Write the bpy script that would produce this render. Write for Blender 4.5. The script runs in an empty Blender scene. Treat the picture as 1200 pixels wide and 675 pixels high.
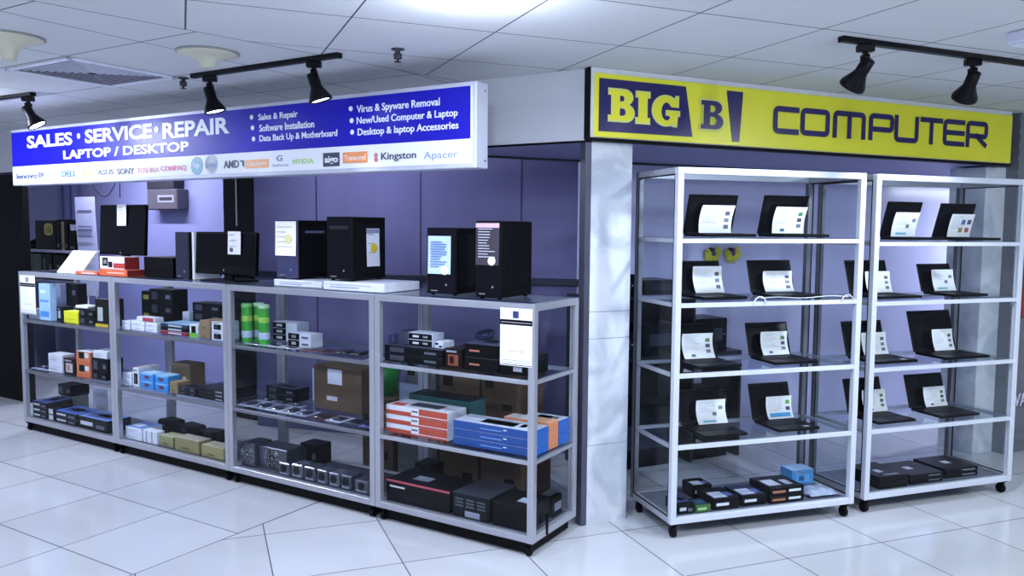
import bpy, bmesh, math, random
from mathutils import Vector, Matrix
random.seed(7)
PI = math.pi
sc = bpy.context.scene
COL = sc.collection

# ------------------------------------------------------------------ camera
CAM_H, FPX, PITCH, ROLL = 1.55, 941.9, 0.0747, 0.0075
cam_data = bpy.data.cameras.new('camera'); cam_data.sensor_width = 36.0
cam_data.lens = FPX/1200*36.0; cam_data.clip_start = .05
cam = bpy.data.objects.new('camera', cam_data); COL.objects.link(cam)
cam.matrix_world = Matrix.Translation((0,0,CAM_H)) @ Matrix.Rotation(PI/2-PITCH,4,'X') @ Matrix.Rotation(ROLL,4,'Z')
sc.camera = cam

# ------------------------------------------------------------------ world, colour management
wd = bpy.data.worlds.new('mall'); sc.world = wd; wd.use_nodes = True
bg = wd.node_tree.nodes['Background']
bg.inputs[0].default_value = (.62,.71,1.0,1); bg.inputs[1].default_value = .40
sc.view_settings.view_transform = 'Standard'; sc.view_settings.look = 'None'
sc.view_settings.exposure = 0.35; sc.view_settings.gamma = 1
sc.view_settings.use_curve_mapping = False
sc.cycles.transparent_max_bounces = 40
sc.cycles.max_bounces = 8

# ceiling lamps; all but the first and last are added unseen for light (x, y, power, colour)
COOL = (.74,.80,1.0); NEUT = (.84,.92,1.0)
LAMPS = [(-.12,2.80,30,COOL), (-2.6,1.9,50,COOL), (2.3,1.7,66,NEUT), (-.2,.5,44,COOL), (4.3,2.9,44,NEUT), (-3.60,4.85,52,COOL)]
INDOOR = [(-1.2,5.25,9), (-3.6,7.2,24), (4.6,6.65,40)]  # tube lamps; second and third are added out of sight to brighten the walls
SPOT_W = 16

# ------------------------------------------------------------------ frames: local x to the right, y away, z up
class Frame:
    def __init__(s, o, ang):
        s.o = o; s.a = ang; s.c = math.cos(ang); s.s = math.sin(ang)
    def w(s, x, y, z=0):
        return Vector((s.o[0]+s.c*x-s.s*y, s.o[1]+s.s*x+s.c*y, z))
CT = Frame((.1057,3.6646), 2.5937-PI)     # the glass counter row
K1 = Frame((.7983,3.9035), .3109)         # left laptop case
K2 = Frame((1.9339,4.293), .3462)         # right laptop case
SG = Frame((.3825,4.0978), .4428)         # shop front under the yellow sign
WL = Frame((.571,5.388), 2.845-PI)        # glass wall behind the counter (x runs to the right, 0 at its right end)

def proj(P):
    x,y,z = P[0],P[1],P[2]-CAM_H
    d = y*math.cos(PITCH)-z*math.sin(PITCH); h = y*math.sin(PITCH)+z*math.cos(PITCH)
    u = FPX*x/d; v = -FPX*h/d; c,s = math.cos(ROLL),math.sin(ROLL)
    return 600+c*u-s*v, 337.5+s*u+c*v
def sx(fr, u, y, z):                      # local x of image column u at depth y and height z
    a, b = -7.0, 6.0
    for _ in range(50):
        m = (a+b)/2
        P = fr.w(m,y,z)
        if P.y < .6: 
            a = m if fr.c<0 else a
        if proj(P)[0] < u: a = m
        else: b = m
    return (a+b)/2
def sz(fr, v, x, y):
    a, b = -1.0, 3.2
    for _ in range(40):
        m = (a+b)/2
        if proj(fr.w(x,y,m))[1] > v: a = m
        else: b = m
    return (a+b)/2

# ------------------------------------------------------------------ materials
def lin(h):
    h = h.lstrip('#'); o = []
    for i in (0,2,4):
        c = int(h[i:i+2],16)/255
        o.append(c/12.92 if c <= .04045 else ((c+.055)/1.055)**2.4)
    return (*o,1)
MATS = {}
def nodemat(name):
    m = bpy.data.materials.new(name); m.use_nodes = True
    return m, m.node_tree.nodes, m.node_tree.links, m.node_tree.nodes['Principled BSDF']
def mat(hexc, rough=.5, metal=0, var=.12, scale=18, spec=.5, coat=0):
    if max(lin(hexc)[:3]) < .012: spec = min(spec,.15)
    key = (hexc,rough,metal,var,scale,spec,coat)
    if key in MATS: return MATS[key]
    m,N,L,P = nodemat('surface_'+hexc)
    c = lin(hexc)
    tc = N.new('ShaderNodeTexCoord'); n = N.new('ShaderNodeTexNoise'); n.inputs['Scale'].default_value = scale
    n.inputs['Detail'].default_value = 4
    L.new(tc.outputs['Object'], n.inputs['Vector'])
    mx = N.new('ShaderNodeMix'); mx.data_type = 'RGBA'
    mx.inputs[6].default_value = tuple(v*(1-var) for v in c[:3])+(1,)
    mx.inputs[7].default_value = tuple(min(1,v*(1+var)) for v in c[:3])+(1,)
    L.new(n.outputs[0], mx.inputs[0]); L.new(mx.outputs[2], P.inputs['Base Color'])
    P.inputs['Roughness'].default_value = rough; P.inputs['Metallic'].default_value = metal
    P.inputs['Specular IOR Level'].default_value = spec
    P.inputs['Coat Weight'].default_value = coat
    MATS[key] = m; return m
def glass(name, tint, refl=1.0, base=.0, rough=.02):
    m,N,L,P = nodemat(name); N.remove(P)
    out = N['Material Output']
    t = N.new('ShaderNodeBsdfTransparent'); t.inputs[0].default_value = tint
    g = N.new('ShaderNodeBsdfGlossy'); g.inputs['Roughness'].default_value = rough
    f = N.new('ShaderNodeFresnel'); f.inputs[0].default_value = 1.45
    a = N.new('ShaderNodeMath'); a.operation = 'MULTIPLY_ADD'; a.inputs[1].default_value = refl; a.inputs[2].default_value = base
    mx = N.new('ShaderNodeMixShader')
    ge = N.new('ShaderNodeNewGeometry'); inv = N.new('ShaderNodeMath'); inv.operation = 'SUBTRACT'; inv.inputs[0].default_value = 1
    L.new(ge.outputs['Backfacing'], inv.inputs[1]); mu = N.new('ShaderNodeMath'); mu.operation = 'MULTIPLY'
    L.new(f.outputs[0], a.inputs[0]); L.new(a.outputs[0], mu.inputs[0]); L.new(inv.outputs[0], mu.inputs[1]); L.new(mu.outputs[0], mx.inputs[0])
    L.new(t.outputs[0], mx.inputs[1]); L.new(g.outputs[0], mx.inputs[2]); L.new(mx.outputs[0], out.inputs[0])
    return m
def emit(name, col, s):
    m,N,L,P = nodemat(name)
    P.inputs['Base Color'].default_value = col; P.inputs['Emission Color'].default_value = col
    P.inputs['Emission Strength'].default_value = s
    return m
M_PANE = glass('clear_pane', (.975,.985,.99,1), .4)
M_SHELFGLASS = glass('shelf_glass', (.90,.94,.97,1), .8, .01)
M_PLASTIC = glass('clear_plastic', (.72,.74,.82,1), .9, .12, .15)

def tile_mat(name, grids, seam, base, line, lw, rough, var, bumpy=0):
    """two rotated tile grids meeting at a seam; grids = [(angle, off, pitch, off2, pitch2), ...]"""
    m,N,L,P = nodemat(name)
    geo = N.new('ShaderNodeNewGeometry')
    def math_(op, a, b=None, c=None):
        n = N.new('ShaderNodeMath'); n.operation = op
        for i,v in enumerate((a,b,c)):
            if v is None: continue
            if isinstance(v,(int,float)): n.inputs[i].default_value = v
            else: L.new(v, n.inputs[i])
        return n.outputs[0]
    def dot(vx,vy):
        n = N.new('ShaderNodeVectorMath'); n.operation = 'DOT_PRODUCT'
        L.new(geo.outputs['Position'], n.inputs[0]); n.inputs[1].default_value = (vx,vy,0)
        return n.outputs['Value']
    res = []
    for ang, o1, p1, o2, p2 in grids:
        r = math.radians(ang)
        d1 = math_('SUBTRACT', dot(-math.sin(r),math.cos(r)), o1)
        r2 = r+PI/2
        d2 = math_('SUBTRACT', dot(-math.sin(r2),math.cos(r2)), o2)
        l1 = math_('LESS_THAN', math_('PINGPONG', d1, p1/2), lw/2)
        l2 = math_('LESS_THAN', math_('PINGPONG', d2, p2/2), lw/2)
        i1 = math_('FLOOR', math_('DIVIDE', d1, p1)); i2 = math_('FLOOR', math_('DIVIDE', d2, p2))
        cb = N.new('ShaderNodeCombineXYZ'); L.new(i1, cb.inputs[0]); L.new(i2, cb.inputs[1])
        wn = N.new('ShaderNodeTexWhiteNoise'); L.new(cb.outputs[0], wn.inputs['Vector'])
        res.append((math_('MAXIMUM', l1, l2), wn.outputs['Value']))
    (sxp, syp), sa = seam
    r = math.radians(sa); nx, ny = -math.sin(r), math.cos(r)
    sd = math_('SUBTRACT', dot(nx,ny), nx*sxp+ny*syp)          # >0 left of the seam
    side = math_('GREATER_THAN', sd, 0)
    sl = math_('LESS_THAN', math_('ABSOLUTE', sd), lw/2)
    def mixf(f, a, b):
        n = N.new('ShaderNodeMix'); L.new(f, n.inputs[0]); L.new(a, n.inputs[2]); L.new(b, n.inputs[3]); return n.outputs[0]
    mask = math_('MAXIMUM', mixf(side, res[0][0], res[1][0]), sl)
    rnd = mixf(side, res[0][1], res[1][1])
    ns = N.new('ShaderNodeTexNoise'); ns.inputs['Scale'].default_value = 2.3; ns.inputs['Detail'].default_value = 6
    L.new(geo.outputs['Position'], ns.inputs['Vector'])
    val = math_('ADD', math_('MULTIPLY', rnd, var), math_('MULTIPLY', ns.outputs[0], var*1.2))
    c1 = lin(base)
    cm = N.new('ShaderNodeMix'); cm.data_type = 'RGBA'
    cm.inputs[6].default_value = c1; cm.inputs[7].default_value = tuple(v*.78 for v in c1[:3])+(1,)
    L.new(val, cm.inputs[0])
    cl = N.new('ShaderNodeMix'); cl.data_type = 'RGBA'; L.new(mask, cl.inputs[0]); L.new(cm.outputs[2], cl.inputs[6]); cl.inputs[7].default_value = lin(line)
    L.new(cl.outputs[2], P.inputs['Base Color'])
    rr = math_('ADD', math_('MULTIPLY', ns.outputs[0], .12), rough); L.new(rr, P.inputs['Roughness'])
    bp = N.new('ShaderNodeBump'); bp.inputs['Strength'].default_value = .25; bp.inputs['Distance'].default_value = .004; bp.invert = True
    L.new(mask, bp.inputs['Height']); L.new(bp.outputs[0], P.inputs['Normal'])
    return m
M_FLOOR = tile_mat('floor_tiles', [(21,2.98,.573,-.26,.573),(148.6,-2.087,.573,-3.236,.573)], ((-1.676,3.471),58.1), 'CACED4','666974',.006,.07,.5)
M_CEIL = tile_mat('ceiling_tiles', [(22.3,3.155,.59,-.03,.59),(148.6,-2.22,.59,-3.865,.59)], ((-1.345,3.375),47), 'D4D7DA','3A3C44',.007,.75,.25)

def wall_mat(name, hexc, rough, streak=.25, vert=True, spec=.5):
    m,N,L,P = nodemat(name)
    tc = N.new('ShaderNodeTexCoord'); mp = N.new('ShaderNodeMapping'); L.new(tc.outputs['Object'], mp.inputs[0])
    mp.inputs['Scale'].default_value = (2.2,2.2,.5) if vert else (1.5,1.5,1.5)
    n = N.new('ShaderNodeTexNoise'); n.inputs['Scale'].default_value = 1.6; n.inputs['Detail'].default_value = 3
    L.new(mp.outputs[0], n.inputs['Vector'])
    c = lin(hexc); mx = N.new('ShaderNodeMix'); mx.data_type = 'RGBA'
    mx.inputs[6].default_value = tuple(v*(1-streak) for v in c[:3])+(1,); mx.inputs[7].default_value = tuple(min(1,v*(1+streak)) for v in c[:3])+(1,)
    L.new(n.outputs[0], mx.inputs[0]); L.new(mx.outputs[2], P.inputs['Base Color'])
    P.inputs['Roughness'].default_value = rough; P.inputs['Specular IOR Level'].default_value = spec
    return m
M_LILAC = wall_mat('lilac_glass_wall', '64638C', .12, .18)
M_LILACR = wall_mat('lilac_wall_right', 'C6C8EC', .22, .12)
M_LILACW = wall_mat('lilac_back_wall', '9698CC', .5, .08, False)
M_FASCIA = wall_mat('fascia_paint', 'C3C7CD', .5, .08, False)
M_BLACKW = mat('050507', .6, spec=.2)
M_GREYW = wall_mat('grey_shutter', '70747C', .45, .1)
M_ALU = mat('B2B5BE',.32,.5, .05, 30)
M_ALUD = mat('7A7C86',.35,.5,.05,30)
M_WHITEALU = mat('CFD5E0',.32,.1, .03, 30)
M_DARKALU = mat('3A3C45', .4, .4, .1)
M_BLACK = mat('050508',.35, 0, .2, 30)
M_BLACKM = mat('050507',.6, 0, .2, 30, .3)
M_RUBBER = mat('101014', .7, 0, .1)
M_PAPER = mat('F2F4F6', .6, 0, .03, 6)
M_INK = mat('23242A', .6)
M_GREYINK = mat('8D93A0', .6)
M_CHROME = mat('C8CAD0', .2, .9, .05)

# ------------------------------------------------------------------ mesh building
class MB:
    def __init__(s): s.b = bmesh.new()
    def box(s, x0,y0,z0,x1,y1,z1, bev=0, M=None):
        r = bmesh.ops.create_cube(s.b, size=1)
        vs = r['verts']
        for v in vs:
            v.co = Vector(((x0+x1)/2+v.co.x*(x1-x0), (y0+y1)/2+v.co.y*(y1-y0), (z0+z1)/2+v.co.z*(z1-z0)))
        if bev:
            es = list({e for v in vs for e in v.link_edges})
            q = bmesh.ops.bevel(s.b, geom=es, offset=min(bev,.45*min(abs(x1-x0),abs(y1-y0),abs(z1-z0))), segments=1, affect='EDGES')
            vs = list({v for f in q['faces'] for v in f.verts} | {v for v in vs if v.is_valid})
        if M is not None:
            for v in vs: v.co = M @ v.co
        return s
    def cyl(s, p, q, r1, r2=None, n=16, caps=True):
        p, q = Vector(p), Vector(q); r2 = r1 if r2 is None else r2
        d = q-p; L = d.length; R = d.to_track_quat('Z','Y').to_matrix().to_4x4()
        M = Matrix.Translation((p+q)/2) @ R
        bmesh.ops.create_cone(s.b, cap_ends=caps, cap_tris=False, segments=n, radius1=r1, radius2=r2, depth=L, matrix=M)
        return s
    def tube(s, pts, r, n=6):
        pts = [Vector(p) for p in pts]; rings = []
        for i,p in enumerate(pts):
            t = (pts[min(i+1,len(pts)-1)]-pts[max(i-1,0)]).normalized()
            R = t.to_track_quat('Z','Y').to_matrix()
            rings.append([s.b.verts.new(p+R@Vector((r*math.cos(2*PI*k/n), r*math.sin(2*PI*k/n),0))) for k in range(n)])
        for a,b in zip(rings, rings[1:]):
            o = min(range(n), key=lambda k:(a[0].co-b[k].co).length)
            for k in range(n):
                s.b.faces.new((a[k],a[(k+1)%n],b[(k+1+o)%n],b[(k+o)%n]))
        s.b.faces.new(rings[0][::-1]); s.b.faces.new(rings[-1])
        return s
    def lathe(s, prof, n=24, M=None):
        rings = []
        for r,z in prof:
            rings.append([s.b.verts.new((r*math.cos(2*PI*k/n), r*math.sin(2*PI*k/n), z)) for k in range(n)])
        for a,b in zip(rings, rings[1:]):
            for k in range(n): s.b.faces.new((a[k],a[(k+1)%n],b[(k+1)%n],b[k]))
        s.b.faces.new(rings[0][::-1]); s.b.faces.new(rings[-1])
        if M is not None:
            for rg in rings:
                for v in rg: v.co = M @ v.co
        return s
    def prism(s, pts, y0, y1, axis='y'):
        """pts = outline in (x, z) extruded along y (or (x,y) extruded along z)"""
        f = (lambda a,b,t: (a,t,b)) if axis=='y' else ((lambda a,b,t:(a,b,t)) if axis=='z' else (lambda a,b,t:(t,a,b)))
        A = [s.b.verts.new(f(a,b,y0)) for a,b in pts]; B = [s.b.verts.new(f(a,b,y1)) for a,b in pts]
        n = len(pts)
        s.b.faces.new(A); s.b.faces.new(B[::-1])
        for i in range(n): s.b.faces.new((A[i],B[i],B[(i+1)%n],A[(i+1)%n]))
        return s
    def sheet(s, f, nu, nv, th):
        """thin curved solid: f(u,v) -> point, thickness th along normal"""
        P = [[Vector(f(i/nu, j/nv)) for j in range(nv+1)] for i in range(nu+1)]
        A = [[None]*(nv+1) for _ in range(nu+1)]; B = [[None]*(nv+1) for _ in range(nu+1)]
        for i in range(nu+1):
            for j in range(nv+1):
                du = P[min(i+1,nu)][j]-P[max(i-1,0)][j]; dv = P[i][min(j+1,nv)]-P[i][max(j-1,0)]
                nn = du.cross(dv).normalized()*th/2
                A[i][j] = s.b.verts.new(P[i][j]+nn); B[i][j] = s.b.verts.new(P[i][j]-nn)
        for i in range(nu):
            for j in range(nv):
                s.b.faces.new((A[i][j],A[i+1][j],A[i+1][j+1],A[i][j+1]))
                s.b.faces.new((B[i][j],B[i][j+1],B[i+1][j+1],B[i+1][j]))
        for i in range(nu):
            s.b.faces.new((A[i][0],B[i][0],B[i+1][0],A[i+1][0])); s.b.faces.new((A[i][nv],A[i+1][nv],B[i+1][nv],B[i][nv]))
        for j in range(nv):
            s.b.faces.new((A[0][j],A[0][j+1],B[0][j+1],B[0][j])); s.b.faces.new((A[nu][j],B[nu][j],B[nu][j+1],A[nu][j+1]))
        return s
    def build(s, name, m, parent=None, smooth=False):
        bmesh.ops.recalc_face_normals(s.b, faces=s.b.faces)
        me = bpy.data.meshes.new(name); s.b.to_mesh(me); s.b.free()
        if smooth:
            for p in me.polygons: p.use_smooth = True
        me.materials.append(m)
        o = bpy.data.objects.new(name, me); COL.objects.link(o)
        if parent is not None: o.parent = parent
        return o
def struct(o, fr=None, label=None):
    o['kind'] = 'structure'
    if fr: o.location = fr.w(0,0,0); o.rotation_euler = (0,0,fr.a)
    if label: o['label'] = label
    return o
def tag(o, label, cat, group=None):
    o['label'] = label; o['category'] = cat
    if group: o['group'] = group
    return o
def thing(name, label, cat, fr, x, y, z, rot=0, group=None):
    o = bpy.data.objects.new(name, None); COL.objects.link(o); o.empty_display_size = .05
    o.location = fr.w(x,y,z); o.rotation_euler = (0,0,fr.a+rot)
    return tag(o, label, cat, group)
def copy_tree(o, parent=None):
    c = o.copy(); COL.objects.link(c); c.parent = parent
    for ch in list(o.children): copy_tree(ch, c)
    return c

# lettering: glyphs of the built-in font, or outlines of my own, as thin solid meshes fitted to a rectangle
def curve_mesh(cu, name):
    ob = bpy.data.objects.new('tmp', cu); me = bpy.data.meshes.new_from_object(ob)
    bpy.data.objects.remove(ob); me.name = name
    return me
def fit(me, name, m, parent, x0, z0, x1, z1, yf, depth=.004, shear=0):
    """fit the flat mesh to x0..x1, z0..z1 with its face at y=yf (towards the viewer)"""
    vs = me.vertices
    a = [min(v.co[i] for v in vs) for i in range(3)]; b = [max(v.co[i] for v in vs) for i in range(3)]
    for v in vs:
        x = (v.co.x-a[0])/max(b[0]-a[0],1e-6); y = (v.co.y-a[1])/max(b[1]-a[1],1e-6); z = (v.co.z-a[2])/max(b[2]-a[2],1e-6)
        v.co = Vector((x0+(x1-x0)*x+shear*(z1-z0)*y, yf+depth*(1-z), z0+(z1-z0)*y))
    me.materials.clear(); me.materials.append(m)
    o = bpy.data.objects.new(name, me); COL.objects.link(o); o.parent = parent
    return o
def text(parent, s, x0, z0, x1, z1, yf, m, bold=.02, shear=0, name='lettering', depth=.003, space=1.0):
    cu = bpy.data.curves.new('t','FONT'); cu.body = s; cu.extrude = .02; cu.offset = bold; cu.resolution_u = 3; cu.space_character = space
    return fit(curve_mesh(cu,name), name, m, parent, x0, z0, x1, z1, yf, depth, shear)
def outline(parent, loops, x0, z0, x1, z1, yf, m, name='letter', depth=.004, offset=0):
    cu = bpy.data.curves.new('o','CURVE'); cu.dimensions = '2D'; cu.fill_mode = 'BOTH'; cu.extrude = .02; cu.offset = offset
    for lp in loops:
        sp = cu.splines.new('POLY'); sp.points.add(len(lp)-1); sp.use_cyclic_u = True
        for p,(x,y) in zip(sp.points, lp): p.co = (x,y,0,1)
    return fit(curve_mesh(cu,name), name, m, parent, x0, z0, x1, z1, yf, depth)

# ------------------------------------------------------------------ room shell
b = MB(); b.box(-10,-4,-.1,9,12,0); struct(b.build('floor', M_FLOOR))
b = MB(); b.box(-10,-4,2.352,9,12,2.45); struct(b.build('ceiling', M_CEIL))
# fascia above the counter and soffit behind the sign
FH, CH = 2.0, 2.351
xl = -7.2; P0 = (.3825-.1057, 4.0978-3.6646)
cxl = P0[0]*CT.c+P0[1]*CT.s; cyl_ = -P0[0]*CT.s+P0[1]*CT.c     # the corner in counter coordinates
b = MB(); b.box(xl,cyl_,FH,cxl-.012,cyl_+.10,CH); b.box(xl,cyl_-.004,FH-.012,cxl-.012,cyl_+.02,FH)
struct(b.build('wall_fascia', M_FASCIA), CT)
b = MB(); b.box(-.016,-.004,FH-.012,.006,.03,CH); struct(b.build('trim_1', M_BLACKW), SG)
b = MB(); b.box(xl,cyl_-.006,FH-.016,cxl-.02,cyl_+.012,FH-.012+.006); struct(b.build('trim_2', M_BLACKW), CT)
# soffit over the entrance strip, 1.13 m deep
b = MB(); b.prism([(.0,.10),(4.9,.10),(4.9,1.13),(-.72,1.13)],FH,FH+.03,'z'); b.box(-.70,1.11,FH+.03,4.9,1.13,CH); struct(b.build('wall_soffit', mat('9C9AC6',.5,0,.05)), SG)
b = MB(); b.box(-.70,1.1,FH-.012,4.9,1.134,FH-.002); struct(b.build('trim_3', M_DARKALU), SG)
# walls behind
b = MB(); b.box(-2.66,0,0,.02,.05,CH); struct(b.build('wall_back', M_LILAC), WL)
for u in (371,493,611):
    xx = sx(WL,u,0,1.6); b = MB(); b.box(xx-.005,-.003,.1,xx+.005,0.0,CH); o = struct(b.build('trim_%d'%(4+(371,493,611).index(u)), mat('2A2A4A',.4)), WL)
zr = sz(WL,326,sx(WL,560,0,1.2),0)
b = MB(); b.box(-2.66,-.03,zr-.035,.0,0,zr+.012,.004); struct(b.build('trim_7', mat('23233A',.4)), WL)
b = MB(); b.box(.62,1.135,0,4.42,1.19,FH); struct(b.build('wall_right', M_LILACR), SG)
b = MB(); b.box(4.42,1.1,0,4.75,1.2,FH); struct(b.build('trim_8', M_BLACKW), SG)
b = MB(); b.box(3.34,.32,0,3.62,.36,FH); struct(b.build('trim_9', mat('15161C',.5)), SG)
b = MB(); b.box(-8.2,1.75,0,-2.9,1.8,CH); struct(b.build('wall_left', M_LILACW), CT)
b = MB(); b.box(-7.6,cyl_,0,-5.34,cyl_+.06,FH-.02,.004); struct(b.build('door_1', M_BLACKW), CT)
b = MB(); b.box(3.36,-.03,0,6.5,.05,CH)
for k in range(26): b.box(3.36,-.036,.08+k*.09,6.5,-.03,.14+k*.09)
struct(b.build('wall_shutter', M_GREYW), SG)
o = MB().box(3.46,.20,0,3.47,.21,.01).b.free()
# pillars
def pillar_mat(name, base, vein):
    m,N,L,P = nodemat(name)
    tc = N.new('ShaderNodeTexCoord'); n = N.new('ShaderNodeTexNoise'); n.inputs['Scale'].default_value = 3; n.inputs['Detail'].default_value = 8; n.inputs['Distortion'].default_value = 1.4
    L.new(tc.outputs['Object'], n.inputs['Vector'])
    r = N.new('ShaderNodeValToRGB'); r.color_ramp.elements[0].position = .38; r.color_ramp.elements[0].color = lin(vein)
    r.color_ramp.elements[1].position = .55; r.color_ramp.elements[1].color = lin(base)
    L.new(n.outputs[0], r.inputs[0]); L.new(r.outputs[0], P.inputs['Base Color']); P.inputs['Roughness'].default_value = .25
    return m
M_MARBLE = pillar_mat('pale_marble','D2D8E0','B4BCC8')
b = MB(); b.prism([(.0165,0),(.262,0),(.262,.30),(.17,.30),(.0165,.055)],0,1.988,'z')
struct(b.build('wall_pillar', M_MARBLE), SG)
b = MB()
for z in (.42,.98,1.12): b.box(.013,-.0012,z,.261,.002,z+.003)
struct(b.build('trim_10', mat('8A90A0',.5)), SG)
b = MB(); b.box(-.018,-.003,0,.016,.055,1.985,.002)
for z in (.3,.7,1.1,1.5,1.75,1.85): b.cyl((-.003,-.006,z),(-.003,0,z),.004,n=8)
struct(b.build('trim_11', mat('5A5C6C',.3,.6)), SG)
b = MB(); b.box(3.155,.05,0,3.40,.32,1.988,.003); struct(b.build('wall_column', M_MARBLE), SG)
# black column between the two back walls
xa, xb = sx(CT,262,1.15,1.5), sx(CT,300,1.15,1.5)
b = MB(); b.box(xa,1.15,0,xb,1.35,CH,.004); struct(b.build('wall_black_column', mat('0A0A12',.2)), CT)
xm = sx(CT,277,1.14,1.7); b = MB(); b.box(xm-.006,1.138,1.55,xm+.006,1.15,2.1); struct(b.build('trim_12', M_CHROME), CT)  # bright strip standing in for the highlight on the black column

# ------------------------------------------------------------------ lights with their fittings
M_LAMP = emit('lamp_diffuser', (.85,.92,1,1), 14)
M_LAMPHOUSE = mat('DADCE2',.4)
for i,(x,y,p,c) in enumerate(LAMPS):
    W = Frame((x,y),0)
    lb = ['round ceiling lamp just above the front middle of the view','added unseen round ceiling lamp left of the camera','added unseen round ceiling lamp right of the camera',
          'added unseen round ceiling lamp overhead near the camera','added unseen round ceiling lamp beyond the right edge','round ceiling lamp just beyond the left edge of the view'][i]
    t = thing('ceiling_lamp', lb, 'ceiling lamp', W, 0,0,2.352)
    MB().lathe([(.17,0),(.17,-.012),(.15,-.02),(.15,-.001),(.1,-.0005)],32).build('housing', M_LAMPHOUSE, t, True)
    MB().lathe([(.145,-.002),(.145,-.016),(.10,-.019),(.01,-.019)],32).build('diffuser', M_LAMP, t, True)
    ld = bpy.data.lights.new('lamp_light','AREA'); ld.shape = 'DISK'; ld.size = .3; ld.energy = p*.62; ld.color = c
    lo = bpy.data.objects.new('lamp_light', ld); COL.objects.link(lo); lo.location = (x,y,2.27)
    ld = bpy.data.lights.new('lamp_glow','POINT'); ld.shadow_soft_size = .06; ld.energy = p*.38; ld.color = c
    lo = bpy.data.objects.new('lamp_glow', ld); COL.objects.link(lo); lo.location = (x,y,2.20)
for i,(x,y,p) in enumerate(INDOOR):
    z = 2.352 if i<2 else 1.995
    W = Frame((x,y), SG.a if i==2 else CT.a)
    t = thing('tube_lamp', ['tube lamp on the ceiling behind the counter','added unseen tube lamp on the ceiling of the back room','added tube lamp hidden behind the shutter, brightening the wall behind the cases'][i], 'tube lamp', W, 0,0,z)
    MB().box(-.6,-.03,-.03,.6,.03,0,.005).build('housing', M_LAMPHOUSE, t)
    MB().cyl((-.57,0,-.045),(.57,0,-.045),.014,n=12).build('tube', M_LAMP, t, True)
    ld = bpy.data.lights.new('tube_light','AREA'); ld.shape = 'RECTANGLE'; ld.size = 1.15; ld.size_y = .05; ld.energy = p; ld.color = (.78,.82,1.0)
    lo = bpy.data.objects.new('tube_light', ld); COL.objects.link(lo); lo.location = (x,y,z-.065); lo.rotation_euler = (0,0,W.a)

# ------------------------------------------------------------------ yellow sign over the shop front
M_YEL = mat('ECEA30',.3,0,.04,2,.5); M_NAVY = mat('231A5C',.25,0,.08,4); M_PALEY = mat('DDE58A',.4); M_SIGNW = mat('D5D8DE',.35)
SY = -.05
ys = thing('shop_sign', 'long yellow sign board with dark blue lettering above the laptop cases', 'sign', SG, 0,0,0)
XL_, XR_ = sx(SG,692.8,SY,2.17), sx(SG,1186,SY,2.17)
MB().box(XL_,SY+.008,2.003,XR_,-.0045,2.351,.003).build('box', M_SIGNW, ys)
MB().box(sx(SG,697,SY,2.17),SY+.002,2.008,XR_-.002,SY+.0079,2.322,.001).build('face', M_YEL, ys)
MB().box(XL_,SY+.0,1.988,XR_,-.0045,2.003).build('bottom_edge', M_BLACKW, ys)
MB().box(XL_-.003,SY+.006,1.99,XL_-.0002,-.0045,2.35).build('side_edge', M_BLACKW, ys)
yf = SY-.0012
def sgx(u, v=140): return sx(SG,u,SY,2.16)
MB().prism([(sgx(702),2.036),(sgx(812),2.038),(sgx(803),2.297),(sgx(702),2.297)], yf, yf+.003).build('blue_panel', M_NAVY, ys)
MB().prism([(sgx(859),2.028),(sgx(867),2.028),(sgx(870),2.298),(sgx(851),2.298)], yf, yf+.003).build('blue_wedge', M_NAVY, ys)
def arc(cx,cy,rx,ry,a0,a1,n=10):
    return [(cx+rx*math.cos(math.radians(a0+(a1-a0)*k/n)), cy+ry*math.sin(math.radians(a0+(a1-a0)*k/n))) for k in range(n+1)]
B_OUT = [(0,0),(.6,0)]+arc(.66,.27,.34,.27,-90,82)+arc(.60,.765,.33,.235,-50,90)+[(0,1),(0,.84),(.12,.84),(.12,.16),(0,.16)]
B_H1 = [(.40,.60)]+arc(.52,.72,.12,.12,-90,90)+[(.40,.84)]
B_H2 = [(.40,.15)]+arc(.55,.295,.14,.145,-90,90)+[(.40,.44)]
I_OUT = [(0,0),(1,0),(1,.16),(.80,.16),(.80,.84),(1,.84),(1,1),(0,1),(0,.84),(.2,.84),(.2,.16),(0,.16)]
G_OUT = arc(.5,.5,.5,.5,52,300,22)+[(.78,.08),(.80,.0),(.9,.0),(.92,.36),(1,.36),(1,.5),(.52,.5),(.52,.37),(.66,.36)]+arc(.52,.48,.22,.33,-40,-315,18)[0:18]+[(.72,.66),(.95,.66),(.95,1),(.87,1),(.84,.92)]
def letter(loops,u0,u1,z0,z1,m,m2=None):
    a,c = sgx(u0),sgx(u1); e = .009
    if m2: outline(ys, loops, a-e, z0-e, c+e, z1+e, yf-.0025, m2, 'letter_edge', .0022, .03)
    outline(ys, loops, a, z0, c, z1, yf-.005, m, 'letter', .0024)
letter([B_OUT,B_H1,B_H2], 714,742, 2.095,2.245, M_YEL, M_PALEY)
letter([I_OUT], 746,760, 2.093,2.243, M_YEL, M_PALEY)
letter([G_OUT], 765,795, 2.09,2.235, M_YEL, M_PALEY)
letter([B_OUT,B_H1,B_H2], 821,847, 2.085,2.235, M_NAVY, M_PALEY)
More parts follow.
